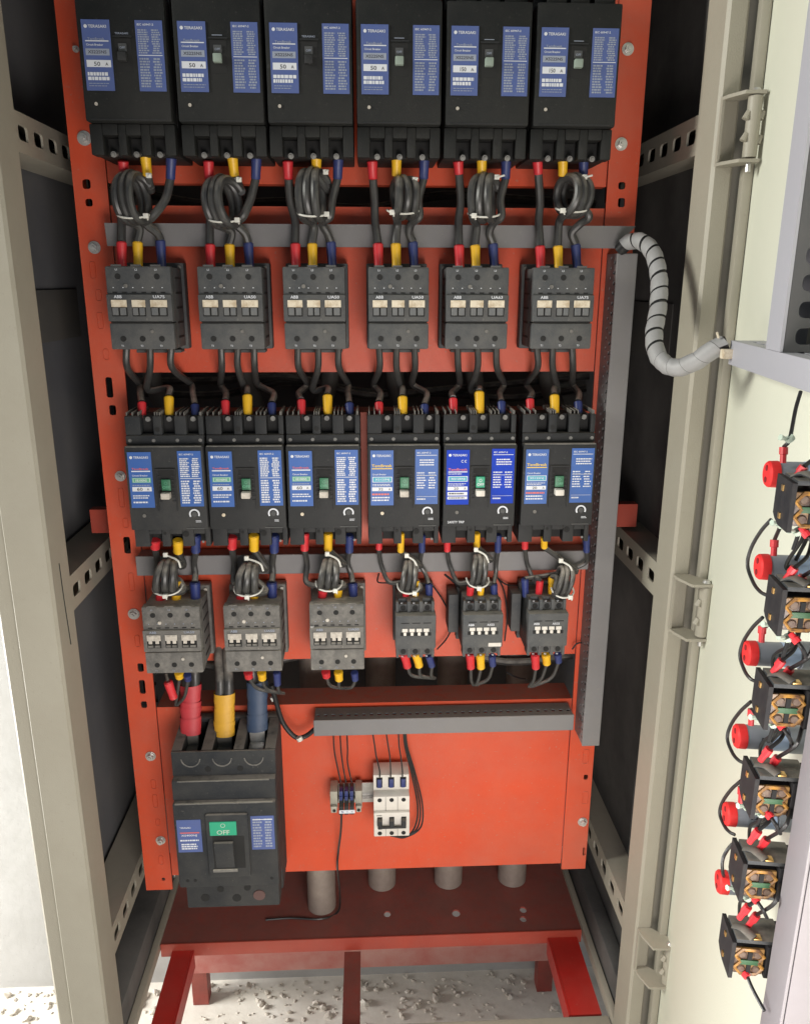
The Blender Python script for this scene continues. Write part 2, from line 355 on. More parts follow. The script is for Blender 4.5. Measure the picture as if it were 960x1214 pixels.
# posts: folded sheet profiles
def post(poly, name='post'):
    b = MB(); b.prism(poly, XY(ZB), ZT-ZB); return b.build(name, CREAM, cab, angle=25)
post([(-.355, -.087), (-.355, -.136), (-.358, -.140), (-.400, -.140), (-.402, -.137), (-.402, -.131), (-.421, -.131), (-.424, -.128), (-.424, .27), (-.420, .27), (-.420, -.125), (-.400, -.125), (-.396, -.134), (-.361, -.134), (-.361, -.087)])
post([(.353, -.087), (.353, -.133), (.356, -.137), (.372, -.137), (.375, -.134), (.375, -.112), (.379, -.108), (.400, -.108), (.403, -.106), (.403, .27), (.399, .27), (.399, -.103), (.373, -.103), (.369, -.108), (.369, -.131), (.359, -.131), (.359, -.087)])
# dark inner side panels, back, roof
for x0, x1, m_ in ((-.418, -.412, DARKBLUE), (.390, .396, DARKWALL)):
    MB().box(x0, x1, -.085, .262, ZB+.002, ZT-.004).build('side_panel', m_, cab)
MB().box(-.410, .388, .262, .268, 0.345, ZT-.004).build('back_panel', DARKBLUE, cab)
MB().box(-.411, .389, -.13, .26, ZT-.002, ZT+.02, .004).build('roof', CREAM, cab)
MB().box(-.40, -.355, -.12, -.095, ZT-.10, ZT-.003).build('front_header', CREAM, cab) if False else None
MB().box(-.354, .352, -.138, -.088, ZT-.06, ZT-.004, .003).build('front_header', CREAM, cab)
# grey cross straps seen inside on the side and back panels
for z in (1.29,):
    MB().box(-.4105, -.409, .00, .2, z, z+.065, .0005).build('inner_strap', GREYSTEEL, cab)
    MB().box(.388, .3895, .03, .2, z-.02, z+.05, .0005).build('inner_strap', GREYSTEEL, cab)
# slotted horizontal bars along the sides
def side_bar(x, sgn, z0, z1, off):
    holes = []
    y = -.075+off
    while y < .2: holes.append(rrect(y, z0+(z1-z0)*.50, .0125, .0075)); y += .0415
    b = MB(); b.plate(rect(-.0865, .235, z0, z1), holes, YZ(x), sgn*.0025)
    b.box(min(x+sgn*.0026, x+sgn*.05), max(x+sgn*.0026, x+sgn*.05), -.0863, .235, z1-.0025, z1)
    b.box(min(x+sgn*.0026, x+sgn*.05), max(x+sgn*.0026, x+sgn*.05), -.0863, .235, z0, z0+.0025)
    b.box(min(x+sgn*.045, x+sgn*.05), max(x+sgn*.045, x+sgn*.05), -.086, .235, z0+.003, z1-.003)
    return b.build('slotted_bar', CREAM, cab)
for z0, z1 in ((1.494, 1.534), (.983, 1.027), (.470, .514)): side_bar(-.356, -1, z0, z1, .008)
for z0, z1 in ((1.497, 1.537), (.990, 1.034), (.482, .526)): side_bar(.3545, 1, z0, z1, .008)
# dark bracing rails low at the sides, bottom lips and front sill
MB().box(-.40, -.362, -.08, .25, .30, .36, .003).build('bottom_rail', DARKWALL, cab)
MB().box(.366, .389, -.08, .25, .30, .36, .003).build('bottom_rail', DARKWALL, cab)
MB().box(-.361, -.350, -.086, .26, .300, .318, .002).build('bottom_lip', CREAM, cab)
MB().box(.354, .364, -.086, .26, .300, .318, .002).build('bottom_lip', CREAM, cab)
MB().box(-.3535, .3525, -.138, -.066, .262, .3070, .003).build('front_sill', CREAM, cab)
# weld line / scratch on the left post
b = MB(); b.tube([P(70, 666, -.1405), P(75, 700, -.1405), P(80, 735, -.1405), P(83, 765, -.1405)], .0009, 5); b.build('scratch', PIT, cab) if False else b.bm.free()

def PX(px, py, X):
    d = ray(px, py); return CAM + d*((X-CAM.x)/d.x)
b = MB(); b.tube([PX(*q, -.3547) for q in ((70, 668), (75, 705), (80, 738), (84, 764))], .0007, 5); b.build('seam_gap', PIT, cab)
# door with its stiffeners
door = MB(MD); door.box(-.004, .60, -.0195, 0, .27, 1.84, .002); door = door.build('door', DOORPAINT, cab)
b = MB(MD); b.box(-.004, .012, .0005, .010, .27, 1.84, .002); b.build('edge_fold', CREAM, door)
# horizontal wiring channel with slots on its top
sc, _z = PD(865, 415, .03)
zc0, zc1 = PD(865, 432, .03)[1], PD(865, 403, .03)[1]
b = MB(MD)
b.box(sc, .60, .028, .030, zc0, zc1)
holes = [rrect(sc+.03+.022*i, .0145, .008, .0028) for i in range(20)]
b.plate(rect(sc, .60, .0005, .0278), holes, XY(zc1-.0015), .0015)
b.box(sc, .60, .0005, .0278, zc0, zc0+.002); b.box(sc, sc+.002, .0005, .0278, zc0+.0021, zc1-.0016)
b.build('wiring_channel', LAV, door)
# upright perforated stiffener above it
s0 = PD(909, 412, .03)[0]; s1 = PD(926, 412, .03)[0]; zb = zc1+.0005
b = MB(MD); b.box(s0, s1, .0285, .031, zb, 1.83)
b.box(s0, s0+.002, .0005, .028, zb, 1.83)
b.build('stiffener', LAV, door); b = MB(MD)
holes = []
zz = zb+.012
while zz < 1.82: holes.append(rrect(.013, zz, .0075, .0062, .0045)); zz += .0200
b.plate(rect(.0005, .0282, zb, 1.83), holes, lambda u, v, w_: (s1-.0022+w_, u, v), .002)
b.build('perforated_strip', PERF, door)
# lower upright stiffener near the free edge
s2 = PD(928, 1060, .03)[0]
b = MB(MD); b.box(s2, s2+.032, .0295, .032, .27, zc0-.004, .001); b.box(s2, s2+.002, .0005, .029, .27, zc0-.004); b.box(s2+.030, s2+.032, .0005, .029, .27, zc0-.004)
b.build('edge_stiffener', EDGE, door)

# hinges
def hinge(ptop, pbot):
    YB = -.166
    zt, zb_ = P(ptop[0], ptop[1], YB).z, P(pbot[0], pbot[1], YB).z; xb = P((ptop[0]+pbot[0])/2, (ptop[1]+pbot[1])/2, YB).x
    h = MB()
    for z in (zt, zb_):
        h.prism([(.3545, -.1375), (.3560, -.150), (.3640, -.172), (xb+.007, -.174), (xb+.008, -.160), (.3720, -.1375)], XY(z), .0032)
    h.prism([(.3545, -.1375), (.3545, -.1425), (.3570, -.1425), (.3570, -.1375)], XY(zb_+.0033), zt-zb_-.0034)
    o = h.build('hinge', CREAM, cab)
    p = MB(); p.cyl((xb, YB, zb_+.005), (xb, YB, zt-.001), .0068, seg=20); p.build('barrel', CREAM, o)
    p = MB(); p.cyl((xb, YB, zt+.0034), (xb, YB, zt+.0062), .0048, .003, seg=12); p.next(); p.cyl((xb, YB, zb_-.008), (xb, YB, zb_-.0002), .0026, seg=10); p.build_each('pin', STEEL, o)
    p = MB()
    for k in (.35, .66):
        for dx in (-.0072, .0074):
            p.next(); z = zb_+(zt-zb_)*k+random.uniform(-.004, .004); p.cyl((xb+dx-.002, YB-.002, z-.003), (xb+dx+.001, YB-.002, z+.004), .0034, .0024, seg=8)
    p.build_each('weld', CREAM, o)
hinge((897, 112), (886, 193)); hinge((838, 694), (829, 758)); hinge((795, 1122), (789, 1168))
settle(cab, (0, .07, 0))

# ================================================================== RED BASE FRAME
base = thing('base_frame', 'red painted base frame and plate under the mounting panels', 'base frame')
ZP = .315
hp = [(459, 1084, .0062), (540.5, 1083, .0072), (620, 1079, .0062), (620, 1090, .0058)]
holes = []
for px, py, r_ in hp:
    p = PZ(px, py, ZP); holes.append([(p.x+r_*math.cos(R(a)), p.y+r_*1.15*math.sin(R(a))) for a in range(0, 360, 30)])
b = MB(); b.plate(rect(-.349, .3525, .095, .258), holes, XY(ZP-.003), .003)
b.box(-.349, .3525, .092, .0948, ZP-.023, ZP); b.build('base_plate', RED, base)
MB().box(-.349, .3525, .0885, .0918, ZP-.024, ZP+.001, .001).build('front_lip', LIPRED, base)
b = MB(); b.box(-.330, -.298, -.0605, .0880, ZP-.016, ZP-.012); b.box(-.2975, -.2945, -.0605, .0880, ZP-.045, ZP-.012); b.build('rail', BRIGHTRED, base)
b = MB(); b.box(.298, .3445, -.0605, .0880, ZP-.016, ZP-.012); b.box(.2945, .2975, -.0605, .0880, ZP-.045, ZP-.012); b.build('rail', BRIGHTRED, base)
b = MB(); b.box(-.047, -.020, -.0605, .0880, ZP-.030, ZP-.026); b.box(-.047, -.044, -.0605, .0880, ZP-.055, ZP-.031); b.build('rail', RED, base)
b = MB(); b.box(-.345, .345, .255, .258, .085, .135); b.box(-.345, .345, .2585, .288, .131, .135); b.build('rear_angle', LITDUSTRED, base)
for x in (-.352, .327):
    MB().box(x, x+.03, .262, .290, 0.001, ZP-.006).build('foot', RED, base)
settle(base, (0, .09, 0))

# conduit pipes
for (px, pyb, r_, Y), lb in zip([(380, 1060, .0245, .160), (453, 1040, .0250, .212), (533, 1040, .0255, .212), (610, 1039, .0255, .212)],
        ['brownish steel conduit beside the large main breaker, standing forward of the other three', 'steel conduit second from the left, half hidden under the orange panel', 'steel conduit third from the left, half hidden under the orange panel', 'rightmost steel conduit, half hidden under the orange panel']):
    p = P(px, pyb, Y-.02)
    b = MB(); n = 28
    b.cyl((p.x, Y+.005, ZP+.001), (p.x, Y+.005, .93), r_, seg=n, cap=False); b.cyl((p.x, Y+.005, ZP+.0012), (p.x, Y+.005, .929), r_-.003, seg=n)
    o = b.build('conduit_pipe', PIPE); tag(o, lb, 'pipe', 'conduits rising through the base plate'); settle(o, (p.x, Y+.005, ZP))

# ================================================================== ORANGE MOUNTING FRAME
fr = thing('mounting_frame', 'orange steel mounting frame of punched side channels and flat cross plates', 'mounting frame')
def channel(x0, x1, slots, z0, z1, sgn):
    holes = []
    for px, py, hw, hh in slots:
        p = P(px, py, -.003); k = .00103; holes.append(rrect(p.x, p.z, hw*k, hh*k))
    b = MB(); b.plate(rect(x0, x1, z0, z1), holes, XZ(-.0045), .0025)
    xo = x0 if sgn < 0 else x1-.0025
    b.box(xo, xo+.0025, -.0019, .035, z0, z1)
    xo = x1-.0025 if sgn < 0 else x0
    o = b.build('side_channel', ORANGE, fr)
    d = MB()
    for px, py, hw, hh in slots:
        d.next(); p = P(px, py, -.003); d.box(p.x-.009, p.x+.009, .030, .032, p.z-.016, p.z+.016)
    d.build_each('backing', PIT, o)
    return o
channel(-.331, -.293, [(103, 218, 4.5, 5), (106, 240, 4, 4), (130, 459, 4, 12), (134, 486, 4, 6), (151, 646, 4.2, 11), (167, 791, 4, 6), (169, 814, 4, 10), (171, 835, 4, 5), (194, 1042, 2.5, 2.5)], .505, 1.80, -1)
channel(.284, .320, [(736.5, 220, 4, 4), (736, 240, 4, 5), (694, 921, 3, 4), (692, 1009, 2.2, 7)], .519, 1.80, 1)
# shallow embossed knock-outs on the channels
b = MB()
def emboss(px, py, hw, hh):
    b.next()
    p = P(px, py, -.0046)
    pts = [(a, -.0048, c) for a, c in rrect(p.x, p.z, hw*.00103, hh*.00103)]
    b.tube([Vector(q) for q in pts]+[Vector(pts[0])], .00045, 4, smooth=0, cap=False)
for q in [(110, 320, 3, 9), (117, 350, 3, 6), (119, 380, 3, 9), (126, 420, 3, 6), (144, 590, 3, 12), (149, 620, 3, 6), (156, 690, 3, 12), (163, 760, 3, 8), (182, 930, 3, 7), (184, 950, 3, 10), (187, 975, 3, 5), (191, 1020, 3, 7), (694, 897, 4, 11), (693, 946, 4, 10)]: emboss(*q)
b.build_each('knockout', ORANGE, fr)
def mplate(z0, z1, top=True, x0=-.2925, x1=.2835):
    b = MB(); b.box(x0, x1, -.001, .0015, z0, z1)
    if top: b.box(x0, x1, .0016, .045, z1-.0025, z1)
    b.box(x0, x1, .0016, .02, z0, z0+.0025)
    return b.build('mounting_plate', ORANGE, fr)
mplate(1.474, 1.78); mplate(1.259, 1.450); mplate(1.024, 1.209); mplate(.872, 1.018); mplate(.527, .803)
b = MB(); b.box(-.371, .371, .046, .062, 1.040, 1.073, .001); b.build('rear_crossbar', LIPRED, fr)
b0 = None
for px, py, r_ in [(99, 163, .0068), (111, 293, .0062), (142, 565, .0058), (158, 729, .0066), (178, 898, .0062), (190, 998, .006), (89, 57, .003), (745, 57, .0058), (737, 170, .0062), (691, 976, .0062), (727, 306, .004), (727, 368, .003)]:
    p = P(px, py, -.008); x, z = p.x, p.z
    b = MB(); b.cyl((x, -.0048, z), (x, -.0060, z), r_*1.15, seg=20); b.cyl((x, -.0061, z), (x, -.0070, z), r_*.98, r_*.92, seg=20); b.cyl((x, -.0071, z), (x, -.0112, z), r_*.74, r_*.70, seg=6, rot=.4); b.cyl((x, -.0113, z), (x, -.0128, z), r_*.36, r_*.3, seg=10)
    b.build('bolt', STEEL, fr)
settle(fr, (0, 0, .505))

# ================================================================== WIRE DUCTS
def duct(name, lab, x0, x1, z0, z1, y0, y1, holes_top=0, poly=None):
    t = thing('wire_duct', lab, 'wire duct', 'grey wiring ducts on the mounting frame')
    b = MB()
    if poly: b.prism(poly, XZ(y0), .0022)
    else: b.box(x0, x1, y0, y0+.0022, z0, z1, .0007, seg=1)
    b.build('cover', DUCT, t)
    b = MB()
    if holes_top:
        n = holes_top; st = (x1-x0)/n
        hs = [rrect(x0+st*(i+.5), y0+.014, .0025, .0028, .001) for i in range(n)]
        b.plate(rect(x0+.001, x1-.001, y0+.0024, y1), hs, XY(z1-.0025), .002)
        b.box(x0+.001, x1-.001, y0+.0024, y1, z0+.0005, z0+.002); b.box(x0+.001, x0+.0025, y0+.0024, y1, z0+.0021, z1-.0026); b.box(x1-.0025, x1-.001, y0+.0024, y1, z0+.0021, z1-.0026)
    else:
        b.box(x0+.001, x1-.001, y0+.0024, y1, z0+.001, z1-.001)
    b.build('trunk', [DUCT], t)
    settle(t, ((x0+x1)/2, y1, z0)); return t
duct('d', 'long grey duct between the top breakers and the upper contactors', -.290, .268, 1.404, 1.428, -.035, -.006, poly=[(-.290, 1.404), (.290, 1.404), (.312, 1.4285), (-.291, 1.4285)])
duct('d', 'long grey duct behind the cable loops above the lower contactors', -.292, .284, 1.008, 1.034, -.035, -.006)
duct('d', 'short grey duct with a row of small holes on the bright orange plate', -.076, .2775, .776, .800, -.040, -.006, holes_top=34)
# upright duct on the right, its left side perforated
t = thing('wire_duct', 'tall grey upright duct down the right side of the frame', 'wire duct', 'grey wiring ducts on the mounting frame')
zb_, zt_ = P(695, 885, -.05).z, P(745, 300, -.05).z
x0, x1 = .288, .312
MB().box(x0, x1, -.050, -.048, zb_, zt_, .0007, seg=1).build('cover', DUCT, t)
holes = []; z = zb_+.01
while z < zt_-.008: holes += [rrect(-.040, z, .0035, .0022), rrect(-.026, z+.005, .002, .002)]; z += .0115
b = MB(); b.plate(rect(-.0478, -.006, zb_, zt_), holes, YZ(x0+.001), .0015); b.box(x1-.0025, x1-.001, -.0478, -.006, zb_, zt_); b.box(x0+.003, x1-.003, -.014, -.012, zb_, zt_)
b.build('trunk', DUCT, t); settle(t, (.30, -.006, zb_))
duct('dd', '', 0, .01, 0, .01, 0, .01) if False else None

# ================================================================== STICKERS
PM = [PWHITE, PYEL, PRED, PGRN, PCYA, PBLK, PGREY]
def lines(b, x0, x1, z0, z1, y, n, mi=0, fill=.55, split=False, rnd=None):
    rnd = rnd or random; h = (z1-z0)/n
    for i in range(n):
        z = z1-(i+.5)*h; t_ = h*fill/2
        if split:
            xa = x0+(x1-x0)*rnd.uniform(.36, .48); xb = x0+(x1-x0)*rnd.uniform(.58, .66)
            segs = [(x0, xa), (xb, x1-(x1-x0)*rnd.uniform(0, .1))]
        else: segs = [(x0, x0+(x1-x0)*rnd.uniform(.75, 1))]
        for a, c in segs:
            x = a
            while x < c-1e-5:
                wd = (x1-x0)*rnd.uniform(.05, .16); e = min(x+wd, c)
                b.box(x, e, y, y+.00008, z-t_, z+t_, mi=mi); x = e+(x1-x0)*.025
def maker_mark(b, x, z, h, y, w):
    b.cyl((x+h*.5, y, z+h*.5), (x+h*.5, y+.0001, z+h*.5), h*.62, seg=12); b.text('TERASAKI', x+h*1.5, z, h, y, 0, w=w-h*1.5)
def sticker_left(parent, x0, x1, z0, z1, y, blue, model, amp, kind):
    o = MB().box(x0, x1, y, y+.0006, z0, z1).build('sticker', blue, parent)
    W, H = x1-x0, z1-z0; yy = y-.00025; b = MB(); X = lambda f: x0+W*f; Z = lambda f: z1-H*f
    maker_mark(b, X(.10), Z(.115), H*.042, yy, W*.78)
    if kind == 'row1':
        b.box(X(.1), X(.92), yy, yy+.0001, Z(.305), Z(.290)); b.text('TemBreak', X(.18), Z(.285), H*.035, yy, 6, w=W*.6)
        b.text('Circuit Breaker', X(.12), Z(.365), H*.03, yy, 0, w=W*.6)
        b.box(X(.08), X(.92), yy, yy+.0001, Z(.50), Z(.405), mi=6); b.text(model, X(.16), Z(.475), H*.045, yy-.0001, 5, w=W*.66)
        b.box(X(.08), X(.94), yy, yy+.0001, Z(.665), Z(.565)); b.text(amp, X(.34), Z(.65), H*.06, yy-.0001, 5, w=W*.22); b.text('A', X(.74), Z(.645), H*.045, yy-.0001, 5)
        lines(b, X(.08), X(.94), Z(.86), Z(.73), yy, 2, 0, .75); lines(b, X(.1), X(.9), Z(.95), Z(.88), yy, 2, 6, .3)
    elif kind == 'green':
        b.text('TemBreak', X(.14), Z(.315), H*.035, yy, 2, w=W*.72); b.box(X(.12), X(.92), yy, yy+.0001, Z(.350), Z(.33)); 
        b.text('Circuit Breaker', X(.14), Z(.43), H*.03, yy, 0, w=W*.66)
        b.box(X(.12), X(.92), yy, yy+.0001, Z(.545), Z(.455), mi=3); b.box(X(.16), X(.88), yy-.0001, yy, Z(.535), Z(.465), mi=0); b.box(X(.18), X(.86), yy-.0002, yy-.0001, Z(.530), Z(.470), mi=3)
        b.text(model, X(.25), Z(.522), H*.04, yy-.0003, 0, w=W*.5)
        lines(b, X(.12), X(.9), Z(.61), Z(.57), yy, 1, 6, .4)
        b.box(X(.10), X(.92), yy, yy+.0001, Z(.70), Z(.62)); b.text(amp, X(.3), Z(.69), H*.058, yy-.0001, 5, w=W*.24); b.text('A', X(.72), Z(.685), H*.042, yy-.0001, 5)
        lines(b, X(.1), X(.92), Z(.84), Z(.76), yy, 2, 0, .5); lines(b, X(.1), X(.92), Z(.93), Z(.87), yy, 1, 0, .45)
    else:
        if kind == 'ce':
            for k in (.66, .80): b.ring((X(k)+.0012, yy, Z(.205)), .0001, .0014, .0005, a0=50, a1=310)
            b.box(X(.80)+.0002, X(.80)+.0012, yy, yy+.0001, Z(.208), Z(.202))
            b.text('TemBreak', X(.08), Z(.375), H*.045, yy, 2, w=W*.84); b.box(X(.08), X(.92), yy, yy+.0001, Z(.405), Z(.388))
        else:
            b.text('TemBreak', X(.06), Z(.30), H*.05, yy, 1, w=W*.88); b.box(X(.06), X(.94), yy, yy+.0001, Z(.335), Z(.32), mi=1)
        b.text('Circuit Breaker', X(.08), Z(.445), H*.03, yy, 0, w=W*.6)
        b.box(X(.08), X(.94), yy, yy+.0001, Z(.575), Z(.475), mi=0); b.box(X(.11), X(.91), yy-.0001, yy, Z(.565), Z(.485), mi=4); b.text(model, X(.2), Z(.55), H*.045, yy-.0002, 0, w=W*.62)
        lines(b, X(.08), X(.9), Z(.65), Z(.60), yy, 2, 0, .45)
        b.box(X(.06), X(.94), yy, yy+.0001, Z(.735), Z(.665)); b.text(amp, X(.34), Z(.725), H*.048, yy-.0001, 5, w=W*.2); b.text('A', X(.78), Z(.722), H*.04, yy-.0001, 5)
        if kind == 'ce':
            b.box(X(.06), X(.94), yy, yy+.0001, Z(.83), Z(.765)); b.box(X(.06), X(.94), yy, yy+.0001, Z(.90), Z(.85)); lines(b, X(.12), X(.88), Z(.82), Z(.77), yy-.0001, 1, 5, .5); lines(b, X(.12), X(.88), Z(.895), Z(.855), yy-.0001, 1, 5, .5)
        else: lines(b, X(.06), X(.94), Z(.82), Z(.77), yy, 1, 2, .6); lines(b, X(.06), X(.94), Z(.93), Z(.83), yy, 2, 0, .5)
    b.build('lettering', PM, o, recalc=True)
def sticker_right(parent, x0, x1, z0, z1, y, blue, dense=True, n=17, mi=0):
    o = MB().box(x0, x1, y, y+.0006, z0, z1).build('sticker', blue, parent)
    W, H = x1-x0, z1-z0; yy = y-.00025; b = MB(); X = lambda f: x0+W*f; Z = lambda f: z1-H*f
    b.text('IEC 60947-2', X(.08), Z(.075), H*.03, yy, 0, w=W*.6)
    if dense:
        lines(b, X(.08), X(.92), Z(.47), Z(.12), yy, n//2, mi, .62, True); b.box(X(.06), X(.94), yy, yy+.0001, Z(.495), Z(.485), mi=0)
        lines(b, X(.08), X(.92), Z(.95), Z(.52), yy, n//2, mi, .62, True)
    else:
        b.box(X(.06), X(.94), yy, yy+.0001, Z(.11), Z(.10), mi=0); lines(b, X(.2), X(.9), Z(.30), Z(.17), yy, 3, 0, .5)
        lines(b, X(.08), X(.92), Z(.72), Z(.40), yy, 7, 0, .45, True); b.box(X(.06), X(.94), yy, yy+.0001, Z(.475), Z(.468), mi=0)
        b.box(X(.06), X(.94), yy, yy+.0001, Z(.86), Z(.855), mi=0); lines(b, X(.08), X(.5), Z(.93), Z(.88), yy, 1, 0, .5)
    b.build('lettering', PM, o)

# ================================================================== TOP BREAKERS
def screw(b, x, y, z, r=.003, mi=0):
    b.cyl((x, y, z), (x, y-.0015, z), r, seg=12, mi=mi); b.box(x-r*.7, x+r*.7, y-.0018, y-.0014, z-r*.12, z+r*.12, mi=mi)
BLACKT = mat('shaded_black_plastic', (0.009, 0.010, 0.010), 0.6, spec=0.25, scuff=(0.06, 0.057, 0.052), scuff_amt=0.4, noise=0.6, nscale=35, col2=(0.017, 0.017, 0.016), bump=0.25, bscale=700, dust=(0.10, 0.09, 0.08), dust_amt=0.5)  # breaker black darkened for the top row, its dim light put into the colour
def breaker_top(lx, i, amp, lab):
    t = thing('circuit_breaker', lab, 'circuit breaker', 'large breakers along the top row')
    x0, x1 = lx-.005, lx+.0815; yF = -.100; zt, zb = 1.640, 1.491
    body = MB()
    body.box(x0, x1, -.072, -.0055, zb+.001, zt+.02, .002)
    body.box(x0, x1, yF, -.0725, zb+.030, zt-.005, .003)              # raised cover
    lip = .0865; z1, z0 = zb+.0295, zb
    # terminal skirt with three pockets: walls between
    w_ = x1-x0; pk = [(.15, .33), (.425, .60), (.705, .875)]; xs = [x0]
    for a, c in pk: xs += [x0+w_*a, x0+w_*c]
    xs.append(x1)
    for k in range(0, 8, 2): body.box(xs[k], xs[k+1], -lip-.004, -.0722, z0, z1, .0015)
    for k in range(1, 7, 2): body.box(xs[k]+.0001, xs[k+1]-.0001, -lip-.004, -.0722, zb+.019, z1, .0006)
    o = body.build('body', BLACKT, t)
    d = MB()
    for fx in (.38, .65): d.next(); d.cyl((x0+w_*fx, -lip-.0042, zb+.0165+(.003 if fx < .5 else -.001)), (x0+w_*fx, -lip-.0046, zb+.0165+(.003 if fx < .5 else -.001)), .0030, seg=14)
    for k in range(1, 7, 2): d.next(); d.box(xs[k]+.001, xs[k+1]-.001, -.0735, -.0722, zb+.001, zb+.018)
    d.next(); d.box(x0+w_*.415, x0+w_*.60, yF-.0002, yF+.001, zb+.075, zb+.105)
    d.build_each('recess', PIT, t)
    s_ = MB()
    for k in range(1, 7, 2):
        s_.next(); xm = (xs[k]+xs[k+1])/2; s_.cyl((xm, -.076, zb+.0035), (xm, -.0845, zb+.0015), .0030, seg=12); s_.cyl((xm, -.0846, zb+.0015), (xm, -.0858, zb+.0012), .0016, seg=8)
    s_.build_each('terminal_screw', DULLST, t)
    q = MB(); xm = x0+w_*.5
    q.box(xm-.0042, xm+.0042, yF-.007, yF-.0003, zb+.084, zb+.092, .001); q.build('toggle', DULLG if i in (1, 3, 4, 5) else BLACK, t)
    q = MB(); q.box(xm-.004, xm+.004, yF-.0012, yF-.0003, zb+.0935, zb+.1005); q.text('OFF', xm, zb+.0955, .0022, yF-.0014, 1, center=True); q.build('flag', [CONT, PGREY], t)
    q = MB(); q.cyl((x0+.0125, yF+.001, zb+.046), (x0+.0125, yF-.0008, zb+.046), .0017, seg=12); q.build('trip_button', IVORYD, t)
    q = MB(); q.box(x0+.006, x1-.006, yF-.0005, yF+.001, zb+.0315, zb+.0325); q.box(x0+w_*.40, x0+w_*.615, yF-.0014, yF-.0003, zb+.106, zb+.1075); q.build('ridge', BLACK, t)
    q = MB(); 
    if i in (0, 2): q.text('TERASAKI', xm, zb+.1085, .0018, yF-.0004, 0, center=True, w=.013); q.text('DISK', xm+.001, zb+.066, .0018, yF-.0004, 0, center=True) if False else None
    else: q.text('OPEN', xm, zb+.1085, .0016, yF-.0004, 0, center=True) if False else q.box(xm-.005, xm+.005, yF-.0004, yF-.0002, zb+.1090, zb+.1096)
    q.build('lettering', PGREY, t)
    za, zc = 1.549, 1.612
    sticker_left(t, lx, lx+.0275, za, zc, yF-.0008, LBLUE3, 'XS225NS', amp, 'row1')
    sticker_right(t, lx+.0520, lx+.0785, za, zc, yF-.0008, LBLUE3, True, 22, 6)
    # upper terminals, only their lower edge reaches the picture
    u = MB()
    for k in range(1, 7, 2): u.box(xs[k]-.002, xs[k+1]+.002, yF+.006, -.0725, zt-.0048, zt+.015, .001)
    u.build('terminal_shroud', BLACKT, t)
    settle(t, ((x0+x1)/2, -.0055, zb)); return t
T_LX = [-.2755, -.1825, -.0925, -.002, .0885, .1795]
TA = ['50', '50', '50', '50', '150', '150']
tl = ['top row breaker at the left end, no light handle, above the dusty loop', 'top row breaker second from left with pale green-grey toggle', 'top row breaker third from left with a dark handle recess and faint lettering',
      'top row breaker third from right with pale toggle between its stickers', 'top row breaker second from right with pale toggle and a white trip button', 'top row breaker at the right end next to the orange channel']
for i, lx in enumerate(T_LX): breaker_top(lx, i, TA[i], tl[i])

